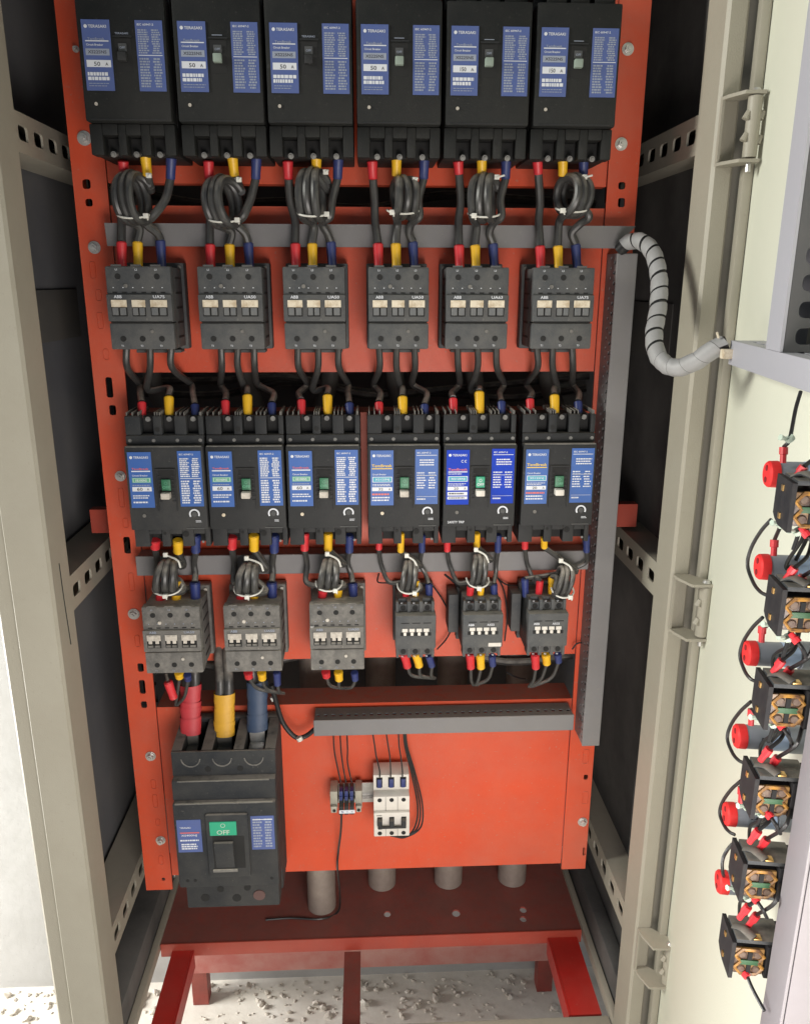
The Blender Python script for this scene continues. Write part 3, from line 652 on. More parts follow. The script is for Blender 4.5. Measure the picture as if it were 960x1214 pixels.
# ================================================================== LOWER BREAKERS
def breaker_low(x0, w_, i, kind, model, amp, blue, lab):
    t = thing('circuit_breaker', lab, 'circuit breaker', 'smaller breakers along the lower breaker row')
    x1 = x0+w_; yF = -.080; zf0, zf1 = 1.082, 1.1825; zb, zt = 1.058, 1.216
    b = MB(); b.box(x0, x1, -.054, -.0055, zb+.001, zt-.004, .002)
    b.box(x0+.0002, x1-.0002, yF, -.0542, zf0, zf1, .002)
    pk = [(.20, .36), (.47, .63), (.78, .93)]; xs = [x0+.0004]
    for a, c in pk: xs += [x0+w_*a, x0+w_*c]
    xs.append(x1-.0004)
    # top terminal block, stepped back, three U pockets
    for k in range(0, 8, 2): b.box(xs[k], xs[k+1], -.068, -.0542, zf1+.0115, zt, .0012)
    b.box(x0+.0004, x1-.0004, -.0700, -.0542, zf1+.0002, zf1+.0113, .0012)
    for k in range(0, 8, 2):                                        # insulating ribs on the top face
        n = 3
        for j in range(n):
            xx = xs[k]+.0016+(xs[k+1]-xs[k]-.0044)*j/(n-1); b.box(xx, xx+.0012, -.066, -.020, zt+.0001, zt+.0045, .0003, seg=1, mi=1)
    # bottom terminal block
    for k in range(0, 8, 2): b.box(xs[k], xs[k+1], -.070, -.0542, zb, zf0-.0002, .0012)
    for k in range(1, 7, 2): b.box(xs[k]+.0001, xs[k+1]-.0001, -.070, -.0542, zb+.016, zf0-.0003, .0005)
    b.build('body', [BLACK if i else BLACKD, CONTD], t)
    q = MB(); q.box(x0+.002, x1-.002, yF-.0004, yF+.003, zf1-.0005, zf1+.0006); q.build('top_ridge', CONTD, t)
    d = MB()
    for k in range(1, 7, 2):
        d.next(); d.box(xs[k]+.0003, xs[k+1]-.0003, -.0552, -.0543, zf1+.012, zt-.001); d.next(); d.box(xs[k]+.001, xs[k+1]-.001, -.0552, -.0543, zb+.002, zb+.0155)
    d.next(); d.cyl((xs[2]+.0045, -.0679, zf1+.018), (xs[2]+.0045, -.0684, zf1+.018), .0030, seg=12)
    d.next(); d.cyl((x0+w_*.36+.004, -.0699, zb+.017), (x0+w_*.36+.004, -.0705, zb+.017), .0018, seg=12); d.next(); d.cyl((x0+w_*.68, -.0699, zb+.016), (x0+w_*.68, -.0706, zb+.016), .0038, seg=14)
    d.next(); d.box(x0+w_*.41, x0+w_*.60, yF-.0002, yF+.001, zf0+.043, zf0+.076)
    d.build_each('recess', PIT, t)
    s_ = MB()
    for k in range(1, 7, 2):
        s_.next(); xm = (xs[k]+xs[k+1])/2; s_.cyl((xm, -.0553, zf1+.0285), (xm, -.0610, zf1+.0290), .0030, seg=12)
    for fx in (.06, .36, .66, .95): s_.next(); s_.cyl((x0+w_*fx, -.0698, zf1+.0055), (x0+w_*fx, -.0706, zf1+.0055), .0021, seg=12)
    s_.next(); s_.cyl((x0+w_*.9, -.0698, zb+.006), (x0+w_*.9, -.071, zb+.006), .0015, seg=10)
    s_.build_each('terminal_screw', DULLST, t)
    xm = x0+w_*.505
    q = MB(); q.box(xm-.0115, xm+.0115, yF-.0022, yF-.0004, zf0+.0735, zf0+.0748); q.box(xm-.0115, xm-.0103, yF-.0018, yF-.0004, zf0+.024, zf0+.0733); q.box(xm+.0103, xm+.0115, yF-.0018, yF-.0004, zf0+.024, zf0+.0733)
    for k in range(7):
        for sx in (-1, 1): q.box(xm+sx*.0078-.0018, xm+sx*.0078+.0018, yF-.001, yF-.0004, zf0+.035+k*.005, zf0+.0365+k*.005)
    q.build('escutcheon', BLACK, t)
    q = MB(); q.box(xm-.0052, xm+.0052, yF-.0035, yF-.0003, zf0+.049, zf0+.0625, .0008); q.text('OFF', xm, zf0+.0515, .0035, yF-.0038, 1, center=True); q.ring((xm, yF-.0038, zf0+.0582), .0001, .0016, .0004, mi=1); q.build('flag', [OFFD if i not in (4,) else OFFG, PWHITE if i == 4 else PGRN], t)
    q = MB(); q.box(xm-.0055, xm+.0048, yF-.0105, yF-.0004, zf0+.040, zf0+.0475, .0012); q.build('toggle', MCBW if i > 3 else IVORYD, t)
    q = MB(); q.cyl((x0+.017, yF+.001, zf0+.018), (x0+.017, yF-.0008, zf0+.018), .0021, seg=12); q.build('trip_button', IVORY if i in (1, 2, 3) else CONTD, t)
    xd, zd = x1-.0150, zf0+.0195
    q = MB(); q.ring((xd, yF-.0009, zd), .0009, .0054, .0018, a0=-25, a1=215); q.build('dial_ring', PWHITE, t)
    q = MB(); q.cyl((xd, yF+.001, zd), (xd, yF-.0012, zd), .0030, seg=16); q.box(xd-.0022, xd+.0022, yF-.0015, yF-.0012, zd-.0004, zd+.0004); q.build('dial', CONT, t)
    q = MB(); 
    lines(q, xd+.001, xd+.0075, zd-.0105, zd-.0075, yF-.0004, 2, 0, .5)
    if i == 4: q.text('SAFETY TRIP', x0+.006, zf0+.0045, .0030, yF-.0004, 0, w=.0200)
    q.build('lettering', PWHITE, t)
    q = MB(); q.box(x1-.0255, x1-.0045, yF-.0008, yF-.0004, zf0+.0015, zf0+.0025); q.build('lower_ridge', CONT, t)
    za, zc = zf0+.028, zf0+.0945
    sticker_left(t, x0+.0035, x0+.0305, za, zc, yF-.0008, blue, model, amp, kind)
    sticker_right(t, x1-.0300, x1-.0030, za+.001, zc+.001, yF-.0008, blue, i < 3, 20)
    settle(t, ((x0+x1)/2, -.0055, zb)); return t
LX = [-.2800, -.1875, -.0950, .0000, .0895, .1835]
LW = [.0905, .0905, .0870, .0860, .0870, .0880]
sp_ = [('green', 'XE100NS', '60', LBLUE), ('green', 'XE100NS', '60', LBLUE), ('green', 'XE100NS', '60', LBLUE), ('yel', 'XS125NJ', '32', LBLUE), ('ce', 'XS125NJ', '20', LBLUE2), ('yel', 'XS125NJ', '20', LBLUE)]
ll = ['lower row breaker at the left end, greyest with dust, 60 A green-framed sticker', 'lower row breaker second from left with a 60 A green-framed sticker', 'lower row breaker third from left, left of the red gap, 60 A sticker',
      'lower row breaker just right of the red gap with yellow lettering on its sticker', 'lower row breaker with vivid royal blue stickers and SAFETY TRIP lettering', 'lower row breaker at the right end beside the upright duct, yellow lettering']
for i in range(6): breaker_low(LX[i], LW[i], i, sp_[i][0], sp_[i][1], sp_[i][2], sp_[i][3], ll[i])

# ================================================================== CONTACTORS
def contactor(x0, w_, z0, z1, dusty, lab, group, lt, rt, i):
    t = thing('contactor', lab, 'contactor', group)
    x1 = x0+w_; yF = -.085; H = z1-z0; mt = CONTD if dusty else CONT
    b = MB()
    b.box(x0-.002, x1+.002, -.022, -.0055, z0-.004, z1+.004, .002)       # foot plate
    b.box(x0+.001, x1-.001, -.066, -.0222, z0, z1-.002, .002)
    b.box(x0, x1, yF+.004, -.0662, z0+H*.33, z1-.001, .002)          # upper face block
    b.box(x0, x1, yF, yF+.0041, z0+H*.34, z0+H*.66, .0012)           # raised middle
    b.box(x0, x1, yF+.002, -.0662, z0, z0+H*.318, .002)
    b.box(x0+.012, x1-.006, -.030, -.010, z0-.008, z0-.0042, .001)
    for k in range(3): b.box(x0+w_*(.10+.3*k), x0+w_*(.26+.3*k), yF+.0025, yF+.0045, z1-.0012, z1+.0008, .0003, seg=1)
    d = MB()
    for k in range(3):
        d.next(); x = x0+w_*(.19+.30*k); d.cyl((x, yF+.0045, z1-H*.13), (x, yF+.0036, z1-H*.13), .0032, seg=14)
        d.next(); x = x0+w_*(.20+.30*k); d.cyl((x, yF+.0025, z0+H*.13), (x, yF+.0016, z0+H*.13), .0032, seg=14)
    for k in range(6):
        x = x0+w_*(.09+.148*k); b.box(x, x+.0050, yF+.0036, yF+.0045, z0+H*.675, z0+H*.690, mi=1)
    b.box(x0+.002, x1-.002, yF+.0030, yF+.006, z0+H*.322, z0+H*.336, mi=1)
    for fx, fw in ((.07, .24), (.385, .21), (.67, .26)):
        b.box(x0+w_*fx, x0+w_*(fx+fw), yF-.0003, yF+.001, z0+H*.40, z0+H*.505, mi=1)
    for zz in (.12, .3, .48, .66, .84):
        for xx in (x0+.0006, x1-.0016): b.box(xx, xx+.0010, -.058, -.030, z0+H*zz, z0+H*zz+.0022, mi=1)
    b.build('body', [mt, PIT], t)
    d.build_each('terminal_hole', PIT, t)
    wn = MB(); tabs = MB()
    for fx, fw in ((.07, .24), (.385, .21), (.67, .26)):
        wn.next(); wn.box(x0+w_*fx, x0+w_*(fx+fw), yF-.0012, yF-.0004, z0+H*.510, z0+H*.597, .0003, seg=1)
        for ff in (.06, .55):
            xx = x0+w_*(fx+fw*ff); hh = .0 if not dusty else .05
            if dusty: wn.box(xx+.001, xx+.0055, yF-.0020, yF-.0013, z0+H*.47, z0+H*.585, .0003, seg=1)
            tabs.next(); tabs.box(xx, xx+w_*fw*.38, yF-.0022, yF-.0004, z0+H*.415, z0+H*(.505 if not dusty else .445), .0004, seg=1)
    wn.build_each('indicator_window', IVORYD if dusty else IVORY, t); tabs.build_each('indicator_tab', mt if dusty else TABG, t)
    s_ = MB(); sx = [.30, .36, .33, .36, .38, .30][i]
    s_.cyl((x0+w_*sx, yF+.0045, z1-H*.24), (x0+w_*sx, yF+.0025, z1-H*.24), .0022, seg=10); s_.next(); s_.cyl((x0+w_*(.66), yF+.0025, z0+H*.22), (x0+w_*.66, yF+.0005, z0+H*.22), .0019, seg=10)
    s_.next(); s_.cyl((x1-.003 if i < 3 else x0+.002, -.0225, z1-.001), (x1-.003 if i < 3 else x0+.002, -.0245, z1-.001), .0022, seg=10)
    s_.build_each('screw', CONTD if not dusty else IVORYD, t)
    q = MB(); q.text('ABB', x0+w_*.12, z0+H*.615, .0032, yF-.0003, 0, w=.0085); q.next(); q.text(rt, x0+w_*.72, z0+H*.615, .0032, yF-.0003, 0, w=.0125); q.next()
    for k in range(6): q.box(x0+w_*(.10+.15*k), x0+w_*(.10+.15*k)+.0012, yF+.0034, yF+.0038, z0+H*.735, z0+H*.745)
    for k in range(3): q.text(['T1', 'T2', 'T3'][k], x0+w_*(.16+.3*k), z0+.003, .0020, yF+.0016, 0); q.text(['L1', 'L2', 'L3'][k], x0+w_*(.16+.3*k), z1-.0055, .0020, yF+.0036, 0)
    q.build_each('lettering', PGREY if dusty else PWHITE, t)
    settle(t, ((x0+x1)/2, -.0055, z0)); return t
UX = [-.2815, -.1830, -.0905, .0030, .0890, .1860]; UW = [.0700, .0700, .0680, .0670, .0700, .0690]
ul = ['upper row contactor at the left end, dusty, a bolt at its left foot', 'upper row contactor second from left with three cream windows', 'upper row contactor third from left with widely lit cream windows and a screw low right',
      'upper row contactor third from right with cream windows, charcoal body', 'upper row contactor second from right, darkest body with stained windows', 'upper row contactor at the right end beside the upright duct']
for i in range(6): contactor(UX[i], UW[i], 1.293, 1.3825, False, ul[i], 'contactors of the upper row', 'ABB', ['UA75', 'UA50', 'UA50', 'UA50', 'UA63', 'UA75'][i], i)
l3 = ['large dusty grey contactor at the left end of the lower row', 'large dusty grey contactor between its twin and the white-smeared one', 'large dusty grey contactor with a white smear on its upper left corner']
for i, (x, w_) in enumerate([(-.2770, .0700), (-.1785, .0690), (-.0735, .0670)]): 
    t = contactor(x, w_, .896, .985, True, l3[i], 'large contactors of the lower row', 'ABB', 'UA50', i)
    if i == 2:
        b = MB(); 
        for k in range(9): b.cyl((-.0345-.036+.003*k*.9, -.0813, .966-.0012*k+random.uniform(-.002, .002)-.012), (-.0345-.036+.003*k*.9, -.0815, .966-.0012*k-.012), random.uniform(.001, .003), seg=7)
        o = b.build('plaster_smear', PLASTER, t); o.data.transform(Matrix.Translation(-t.location))

def contactor_small(x0, i, lab):
    w_, z0, z1 = .0505, .909, .984; x1 = x0+w_; yF = -.085; H = z1-z0
    t = thing('contactor', lab, 'contactor', 'small contactors of the lower row')
    b = MB(); b.box(x0-.001, x1+.001, -.020, -.0055, z0-.003, z1+.003, .0015)
    b.box(x0+.002, x1-.002, -.062, -.0202, z0+.001, z1-.001, .002)
    b.box(x0, x1, yF, -.0622, z0+H*.20, z0+H*.80, .002)
    for k in range(4): 
        xx = [x0+.001, x0+w_*.30, x0+w_*.60, x0+w_*.90][k]; b.box(xx, xx+(.0035 if k in (0, 3) else .0045), yF+.010, -.0622, z0+H*.80, z1-.0005, .0008); b.box(xx, xx+(.0035 if k in (0, 3) else .0045), yF+.004, -.0622, z0+.001, z0+H*.20, .0008)
    b.box(x0+.0012, x1-.0012, yF+.014, -.0622, z0+H*.80, z0+H*.93, .0008); b.box(x0+.0012, x1-.0012, yF+.006, -.0622, z0+.004, z0+H*.199, .0008)
    b.box(x0-.0135, x0-.0012, -.040, -.0057, z0+.016, z1-.006, .001) if i else None
    d = MB()
    for k in range(3):
        d.next(); x = x0+w_*(.20+.30*k); d.cyl((x, yF+.0142, z0+H*.865), (x, yF+.0132, z0+H*.865), .0034, seg=14); d.next(); d.cyl((x, yF+.0062, z0+H*.12), (x, yF+.0052, z0+H*.12), .0034, seg=14)
    for k in range(3): b.box(x0+w_*(.14+.27*k), x0+w_*(.34+.27*k), yF-.0002, yF+.001, z0+H*.66, z0+H*.675, mi=1)
    b.box(x0+w_*.12, x0+w_*.88, yF-.0002, yF+.001, z0+H*.44, z0+H*.50, mi=1)
    b.build('body', [CONT, PIT], t); d.build_each('terminal_hole', PIT, t)
    q = MB()
    for k in range(4): 
        q.next(); xx = x0+w_*(.165+.175*k); q.box(xx, xx+.0068, yF-.0018, yF-.0004, z0+H*.515, z0+H*.575, .0004, seg=1); q.box(xx+.0016, xx+.0052, yF-.0026, yF-.0004, z0+H*.455, z0+H*.514, .0004, seg=1)
    q.build_each('indicator_tab', MCBW, t)
    q = MB(); 
    if i: q.text('ABB', x0+w_*.13, z0+H*.60, .0028, yF-.0003, 0, w=.0075); q.text('AX32', x0+w_*.6, z0+H*.60, .0028, yF-.0003, 0, w=.009)
    for k in range(3): q.text(['L1', 'L2', 'L3'][k], x0+w_*(.14+.3*k), z0+H*.94, .0020, yF+.0136, 0); q.text(['T1', 'T2', 'T3'][k], x0+w_*(.14+.3*k), z0+.0022, .0020, yF+.0036, 0)
    q.build('lettering', PWHITE, t)
    if i == 1:
        q = MB(); q.box(x1-.018, x1-.002, yF-.0008, yF-.0002, z0+H*.225, z0+H*.29); q.build('paper_tag', MCBW, t)
    settle(t, ((x0+x1)/2, -.0055, z0))
sl = ['small contactor on the left of three, plain black face without lettering', 'small contactor with a white paper tag at its lower right corner', 'small contactor at the right end of the lower row beside the upright duct']
SX = [.0325, .1165, .1985]
for i in range(3): contactor_small(SX[i], i, sl[i])

# ================================================================== MAIN BREAKER
t = thing('main_breaker', 'big black main breaker with a green OFF flag at the bottom left', 'circuit breaker')
x0, x1 = -.255, -.1225; yT = -.088; yF = -.104
b = MB()
b.box(x0+.001, x1-.001, -.060, -.0223, .548, .731, .003)
b.box(x0+.001, x1-.001, -.0222, -.0055, .548, .797, .003)
b.box(x0+.001, x1-.001, -.0842, -.0602, .776, .7775) if False else None
# upper terminal section with three open wells
zt, zs = .797, .752
wx = [x0, x0+.013, x0+.038, x0+.052, x0+.079, x0+.092, x0+.119, x1]
b.box(x0, x1, yT, yT+.004, zs, zt-.010, .0015)
for k in range(0, 8, 2): b.prism([(yT+.0042, zs), (-.0224, zs), (-.0224, zt-.001), (yT+.0042, zt-.010)], lambda u, v, w_, k=k: (wx[k]+.0001+w_, u, v), wx[k+1]-wx[k]-.0001)
b.box(x0+.0005, x1-.0005, yT+.0043, -.0224, zs-.02, zs-.0002)
b.box(x0, x1, yF+.006, -.0602, .722, .7515, .003)                        # band under terminals
b.box(x0, x1, yF, -.0602, .592, .7215, .004)                             # face
b.box(x0+.005, x1-.003, yF+.014, -.0602, .547, .5918, .003)               # lower terminal part
b.box(x0+.042, x1-.036, yF-.006, yF-.0002, .612, .708, .003)             # handle escutcheon
b.build('body', BLACKD, t)
d = MB()
for k in (1, 3, 5): d.next(); d.box(wx[k]+.0005, wx[k+1]-.0005, -.0232, -.0225, zs+.003, zt-.006); d.next(); d.box(wx[k]+.001, wx[k+1]-.001, yT+.0045, -.0235, zs+.0002, zs+.001)
for xx in (x0+.046, x0+.087): d.next(); d.cyl((xx, yT-.0001, zs+.0095), (xx, yT-.0006, zs+.0095), .0040, seg=16)
for xx, zz in ((x0+.051, .577), (x0+.087, .578)): d.next(); d.cyl((xx, yF+.0141, zz), (xx, yF+.0134, zz), .0046, seg=16)
for xx, zz in ((x0+.030, .564), (x0+.072, .562)): d.next(); d.cyl((xx, yF+.0141, zz), (xx, yF+.0136, zz), .0060, seg=16)
for xx, zz in ((x0+.012, .604), (x0+.022, .604), (x1-.010, .604)): d.next(); d.cyl((xx, yF+.0001, zz), (xx, yF-.0004, zz), .0022, seg=10)
d.next(); d.box(x0+.050, x1-.042, yF-.0063, yF-.0055, .627, .676)
d.build_each('recess', PIT, t)
q = MB()
for k, xx in enumerate((x0+.0245, x0+.0645, x0+.1050)): q.next(); q.ring((xx, yT-.0007, zs+.0255), .0007, .0120, .0014, a0=185, a1=355)
q.build_each('terminal_ring', CONTD, t)
q = MB(); 
for xx in (x0+.0265, x0+.066, x0+.1055): q.next(); q.cyl((xx, -.066, zs+.0012), (xx, -.066, zs+.014), .0100, seg=20); q.cyl((xx, -.066, zs+.0141), (xx, -.066, zs+.018), .0058, seg=6); q.cyl((xx, -.066, zs+.0181), (xx, -.066, zs+.022), .0030, seg=12)
q.build_each('terminal_bolt', GREYSTEEL, t)
q = MB(); q.box(x0+.008, x1-.008, yF+.0045, yF+.0062, .7505, .7518); q.next(); q.box(x0+.004, x1-.004, yF-.0005, yF+.002, .7205, .7218); q.build_each('ridge', CONTD, t)
q = MB(); q.box(x0+.0475, x0+.0815, yF-.0075, yF-.0061, .6785, .6985); q.build('flag', OFFG, t)
xm = x0+.0645
q = MB(); q.ring((xm, yF-.0078, .6935), .0001, .0027, .0007); q.text('OFF', xm, .6800, .0068, yF-.0078, 0, center=True, w=.0165); q.build('lettering', PALEG, t)
q = MB(); q.prism([(yF-.0064, .628), (yF-.0064, .654), (yF-.0085, .670), (yF-.0125, .670), (yF-.0125, .664), (yF-.009, .640)], lambda u, v, w_: (xm-.012+w_, u, v), .024); q.build('toggle', BLACKD, t)
q = MB(); q.box(xm-.0165, xm+.0155, yF-.0085, yF-.0062, .6225, .6262, .0006); q.build('handle_stop', CONTD, t)
o = MB().box(x0+.004, x0+.0350, yF-.0006, yF, .649, .698).build('sticker', LBLUE3, t)
q = MB(); zz = lambda f: .698-.049*f; X = lambda f: x0+.004+.031*f
q.text('TERASAKI', X(.12), zz(.26), .0022, yF-.0008, 0, w=.014); q.box(X(.12), X(.92), yF-.0008, yF-.0007, zz(.41), zz(.38), mi=2)
q.text('XS400NJ', X(.16), zz(.52), .0036, yF-.0008, 0, w=.020); q.ring((X(.5), yF-.0008, zz(.48)), .0001, .0001, .0001) if False else None
lines(q, X(.1), X(.94), zz(.66), zz(.6), yF-.0008, 1, 0, .7); lines(q, X(.14), X(.94), zz(.92), zz(.72), yF-.0008, 3, 0, .6); q.build('lettering', PM, o)
o = MB().box(x1-.0335, x1-.0035, yF-.0006, yF, .650, .701).build('sticker', LBLUE3, t)
q = MB(); lines(q, x1-.031, x1-.006, .653, .698, yF-.0008, 11, 6, .6, True); q.box(x1-.031, x1-.0055, yF-.0009, yF-.0008, .6955, .6965, mi=0); q.build('lettering', PM, o)
q = MB(); q.cyl((x1-.030, yF+.0141, .566), (x1-.030, yF+.0125, .566), .008, seg=18); q.build('cover_cap', CAPB, t)
settle(t, (-.189, -.0055, .547))

# taped main cables dropping into the main breaker
for (xx, px, py0, py1, pyt, m_, c_) in ((x0+.0265, 226, 812, 870, 770, TRED, 'red'), (x0+.066, 266, 822, 872, 776, TYEL, 'yellow'), (x0+.1055, 305, 808, 866, 770, TBLU, 'blue')):
    t = thing('main_cable', f'pair of thick cables wrapped in {c_} tape entering the main breaker', 'cable', 'taped feeder cables of the main breaker')
    p1 = P(px, py1-1, -.046); p0 = P(px, py0, -.034); pt = P(px-2, pyt, -.004)
    d = (p0-p1).normalized()
    for s_ in (-1, 1):
        off = Vector((s_*.0056, 0, 0))
        MB().tube([p0-d*.012+off, p0+d*.02+off, pt+off, pt+Vector((0, .035, .03))+off, pt+Vector((0, .055, .12))+off], .0066, 12).build('wire', WIRE if c_ != 'blue' else WIRE, t)
    b = MB(); n = 9
    for k in range(n):
        a = p1+(p0-p1)*(k/n); e = p1+(p0-p1)*((k+1.15)/n); r_ = .0135+random.uniform(-.0006, .0006); M = Matrix.Diagonal((1, .62, 1, 1))
        u = [];
        for q_, rr in ((a, r_), (e, r_*1.02)):
            sk = random.uniform(-.0012, .0012)
            u.append([b.v((q_.x+rr*math.cos(2*math.pi*j/20), q_.y+rr*.62*math.sin(2*math.pi*j/20), q_.z+sk*math.cos(2*math.pi*j/20))) for j in range(20)])
        for j in range(20): b.face([u[0][j], u[0][(j+1) % 20], u[1][(j+1) % 20], u[1][j]])
    b.build('tape', m_, t)
    q = MB(); q.box(p1.x-.010, p1.x+.010, p1.y-.003, p1.y+.003, p1.z-.020, p1.z+.004, .001); q.box(p1.x-.010, p1.x+.010, p1.y-.020, p1.y-.0031, p1.z-.0200, p1.z-.0165, .001); q.build('lug', STEEL if c_ == 'blue' else GREYSTEEL, t)
    settle(t, p1)

# ================================================================== CABLES
def boot(p0, p1, r, m_, parent):
    p0, p1 = Vector(p0), Vector(p1)
    b = MB(); b.tube([p0, p0.lerp(p1, .1), p0.lerp(p1, .5), p0.lerp(p1, .9), p1], lambda t_: r*(1.0 if .12 < t_ < .88 else .86)*(1+.06*math.sin(t_*7)), 12, smooth=3); return b.build('sleeve', m_, parent)
def cable(pts, r, lab, group, sleeves, coil=None, name='power_cable', m_=WIRE, cat='cable'):
    t = thing(name, lab, cat, group)
    if coil:
        c, xr, rz, ry, turns = coil[:5]; tilt = coil[5] if len(coil) > 5 else 0
        n = turns*20; h = []; lean = coil[6] if len(coil) > 6 else 0
        for k in range(n+1):            # front halves hang straight side by side, x moves on only behind
            a = R(-60)+R((turns-1)*360+225)*k/n; rev = a/(2*math.pi); f_ = rev-math.floor(rev)
            stp = math.floor(rev)+(0 if f_ < .5 else (f_-.5)*2)
            top_ = max(0, math.cos(a))**3; h.append(Vector((c.x+(1-stp)*2.04*r*(1-.30*top_)+tilt*math.cos(a)*rz+math.sin(k*.7+c.x*90)*.00035, c.y-ry*math.sin(a), c.z+rz*math.cos(a)*(1-.07*abs(stp-1)*top_))))
        for q in h:
            dx, dy = q.x-c.x, q.y-c.y; q.x = c.x+dx*math.cos(lean)-dy*math.sin(lean); q.y = c.y+dx*math.sin(lean)+dy*math.cos(lean)
        pre, post_ = pts
        MB().tube(list(pre)+[h[0]], r, 10).build('wire', m_, t)
        MB().tube(h, r, 10, smooth=2).build('coil', m_, t)
        MB().tube([h[-1]]+list(post_), r, 10).build('wire', m_, t)
    else: MB().tube(pts, r, 10).build('wire', m_, t)
    for p0, p1, rr, sm in sleeves: boot(p0, p1, rr, sm, t)
    settle(t, sleeves[-1][1] if sleeves else (pts[-1] if not coil else pts[1][-1])); return t
SM = {'red': SRED, 'yellow': SYEL, 'blue': SBLU}
def tie_bottom(t, c, xr, ry, dz, sag, knot, up=None):
    o = Vector(t.location); b = MB(); pts = []
    for k in range(13):
        a = math.pi*k/12; pts.append(Vector((c.x-(xr+.0035)*math.cos(a), c.y-(ry+.0063)*math.sin(a)**.6, dz-sag*math.sin(a)))-o)
    b.tube(pts, .0011, 6, smooth=3); kx = pts[knot]; b.box(kx.x-.0028, kx.x+.0028, kx.y-.004, kx.y+.001, kx.z-.0026, kx.z+.0026, .0006)
    b.tube([kx, kx+Vector((.002, -.003, -.004))], .0009, 5, smooth=0)
    b.build('cable_tie', TIE, t)
# --- top breakers to upper contactors
top = [  # red, yellow, blue under the breaker; coil box; red, yellow, blue at the contactor
 ((146, 172, 203), (141, 175, 205, 263), (144, 163, 190)), ((247, 275, 304), (249, 282, 210, 268), (249, 272, 294)), ((341, 375, 401), (357, 385, 201, 261), (350, 370, 392)),
 ((441, 470, 503), (464, 491, 210, 258), (448, 469, 489)), ((543, 571, 600), (559, 588, 207, 262), (544, 563, 584)), ((637, 667, 692), (663, 692, 207, 256), (640, 661, 682))]
for i, (u, cb, l) in enumerate(top):
    nm = f'feeding the upper row contactor {COL[i]}'
    rr, br = .0046, .0054
    cx, cz = (cb[0]+cb[1])/2, (cb[2]+cb[3])/2
    c = P(cx, cz, -.062); k = .00099; xr = (cb[1]-cb[0])/2*k-.0046; rz = (cb[3]-cb[2])/2*k-.0044
    yb = [286, 289, 288, 288, 290, 291][i]; ye = [313, 314, 313, 314, 314, 314][i]
    # red: straight down on the left of the loop
    a0, a1 = P(u[0], 190, -.060), P(u[0]+1, 212 if i in (1, 2, 3) else 206, -.056)
    e0, e1 = P(l[0], yb, -.050), P(l[0]+1, ye+3, -.050)
    cable([a1, P(u[0]+3 if i > 1 else cb[0]+2, 238, -.048), P((u[0]+l[0])/2 if i > 2 else l[0], 262, -.046), e0], rr, f'black cable with red sleeves {nm}', 'cables of the top row', [(a0, a1, br, SRED), (e0, e1, br, SRED)])
    # yellow: makes the loop
    a0, a1 = P(u[1], 183, -.066), P(u[1]+(3 if i < 2 else 0), 208, -.060)
    e0, e1 = P(l[1], yb, -.050), P(l[1]+1, ye+3, -.050)
    t = cable(([a1, P(cb[1]+4, 225, -.050)], [P(l[1]+2, cb[3]+6, -.052), e0]), rr, f'looped cable with yellow sleeves, {nm}', 'cables of the top row', [(a0, a1, br, SYEL), (e0, e1, br, SYEL)], coil=(c, xr, rz, .017+.002*(i % 2), 3, [-.03, -.05, 0, .02, .02, .05][i], R([-26, -32, -20, 14, -24, 30][i])))
    zt_ = P(cx, cb[3]-11, -.08).z
    tie_bottom(t, c, rr*3, .009, zt_, .005, 10 if i < 3 else 3)
    o = Vector(t.location); kp = P(cb[1]+1, cb[2]+3, -.075)-o; b = MB(); b.box(kp.x-.0028, kp.x+.0028, kp.y, kp.y+.004, kp.z-.002, kp.z+.003, .0005); b.tube([kp, kp+Vector((.008 if i in (4, 5) else .003, -.002, .002))], .001, 5, smooth=0); b.build('cable_tie', TIE, t)
    # blue: swings in from the right
    a0, a1 = P(u[2], 186, -.062), P(u[2]-1, 212, -.058)
    e0, e1 = P(l[2], yb-2, -.046), P(l[2]+2, ye+4, -.046)
    cable([a1, P(u[2]-7, 236, -.060), P(cb[1]+6, 256, -.064), P(cb[1]-3, 264, -.056), P(l[2]-4, 276, -.050), e0], rr, f'cable with dark blue sleeves {nm}', 'cables of the top row', [(a0, a1, br, SBLU), (e0, e1, br, SBLU)])
# --- upper contactors to lower breakers
mid = [((150, 178, 203), (168, 200, 231), (477, 470, 480)), ((262, 282, 301), (267, 293, 322), (475, 468, 478)), ((353, 377, 401), (357, 388, 414), (474, 468, 478)),
       ((449, 470, 491), (449, 477, 503), (477, 470, 480)), ((542, 566, 588), (537, 568, 594), (472, 464, 476)), ((636, 655, 678), (628, 657, 685), (473, 468, 476))]
for i, (u, l, ys) in enumerate(mid):
    for j, cn in enumerate(('red', 'yellow', 'blue')):
        e0, e1 = P(l[j], ys[j], -.040), P(l[j]+1, 497, -.050); yb = 416
        a = P(u[j], yb-6, -.050); sw = [6, -3, 9, -6, 5, -8][(i+j) % 6]
        pts = [a, P(u[j]+1, 436, -.040), P((u[j]+l[j])/2+sw, 455, .004), P(l[j]-sw*.3, 466, -.018), e0] if j != 1 else [a, P(u[j], 436, -.040), P(u[j]+sw, 462, -.012), P(l[j], 468-8, -.022), e0]
        cable(pts, .0040, f'black {cn}-sleeved cable dropping to the lower row breaker {COL[i]}', 'cables between upper contactors and lower breakers', [(e0, e1, .0049 if j != 1 else .0056, SM[cn])])
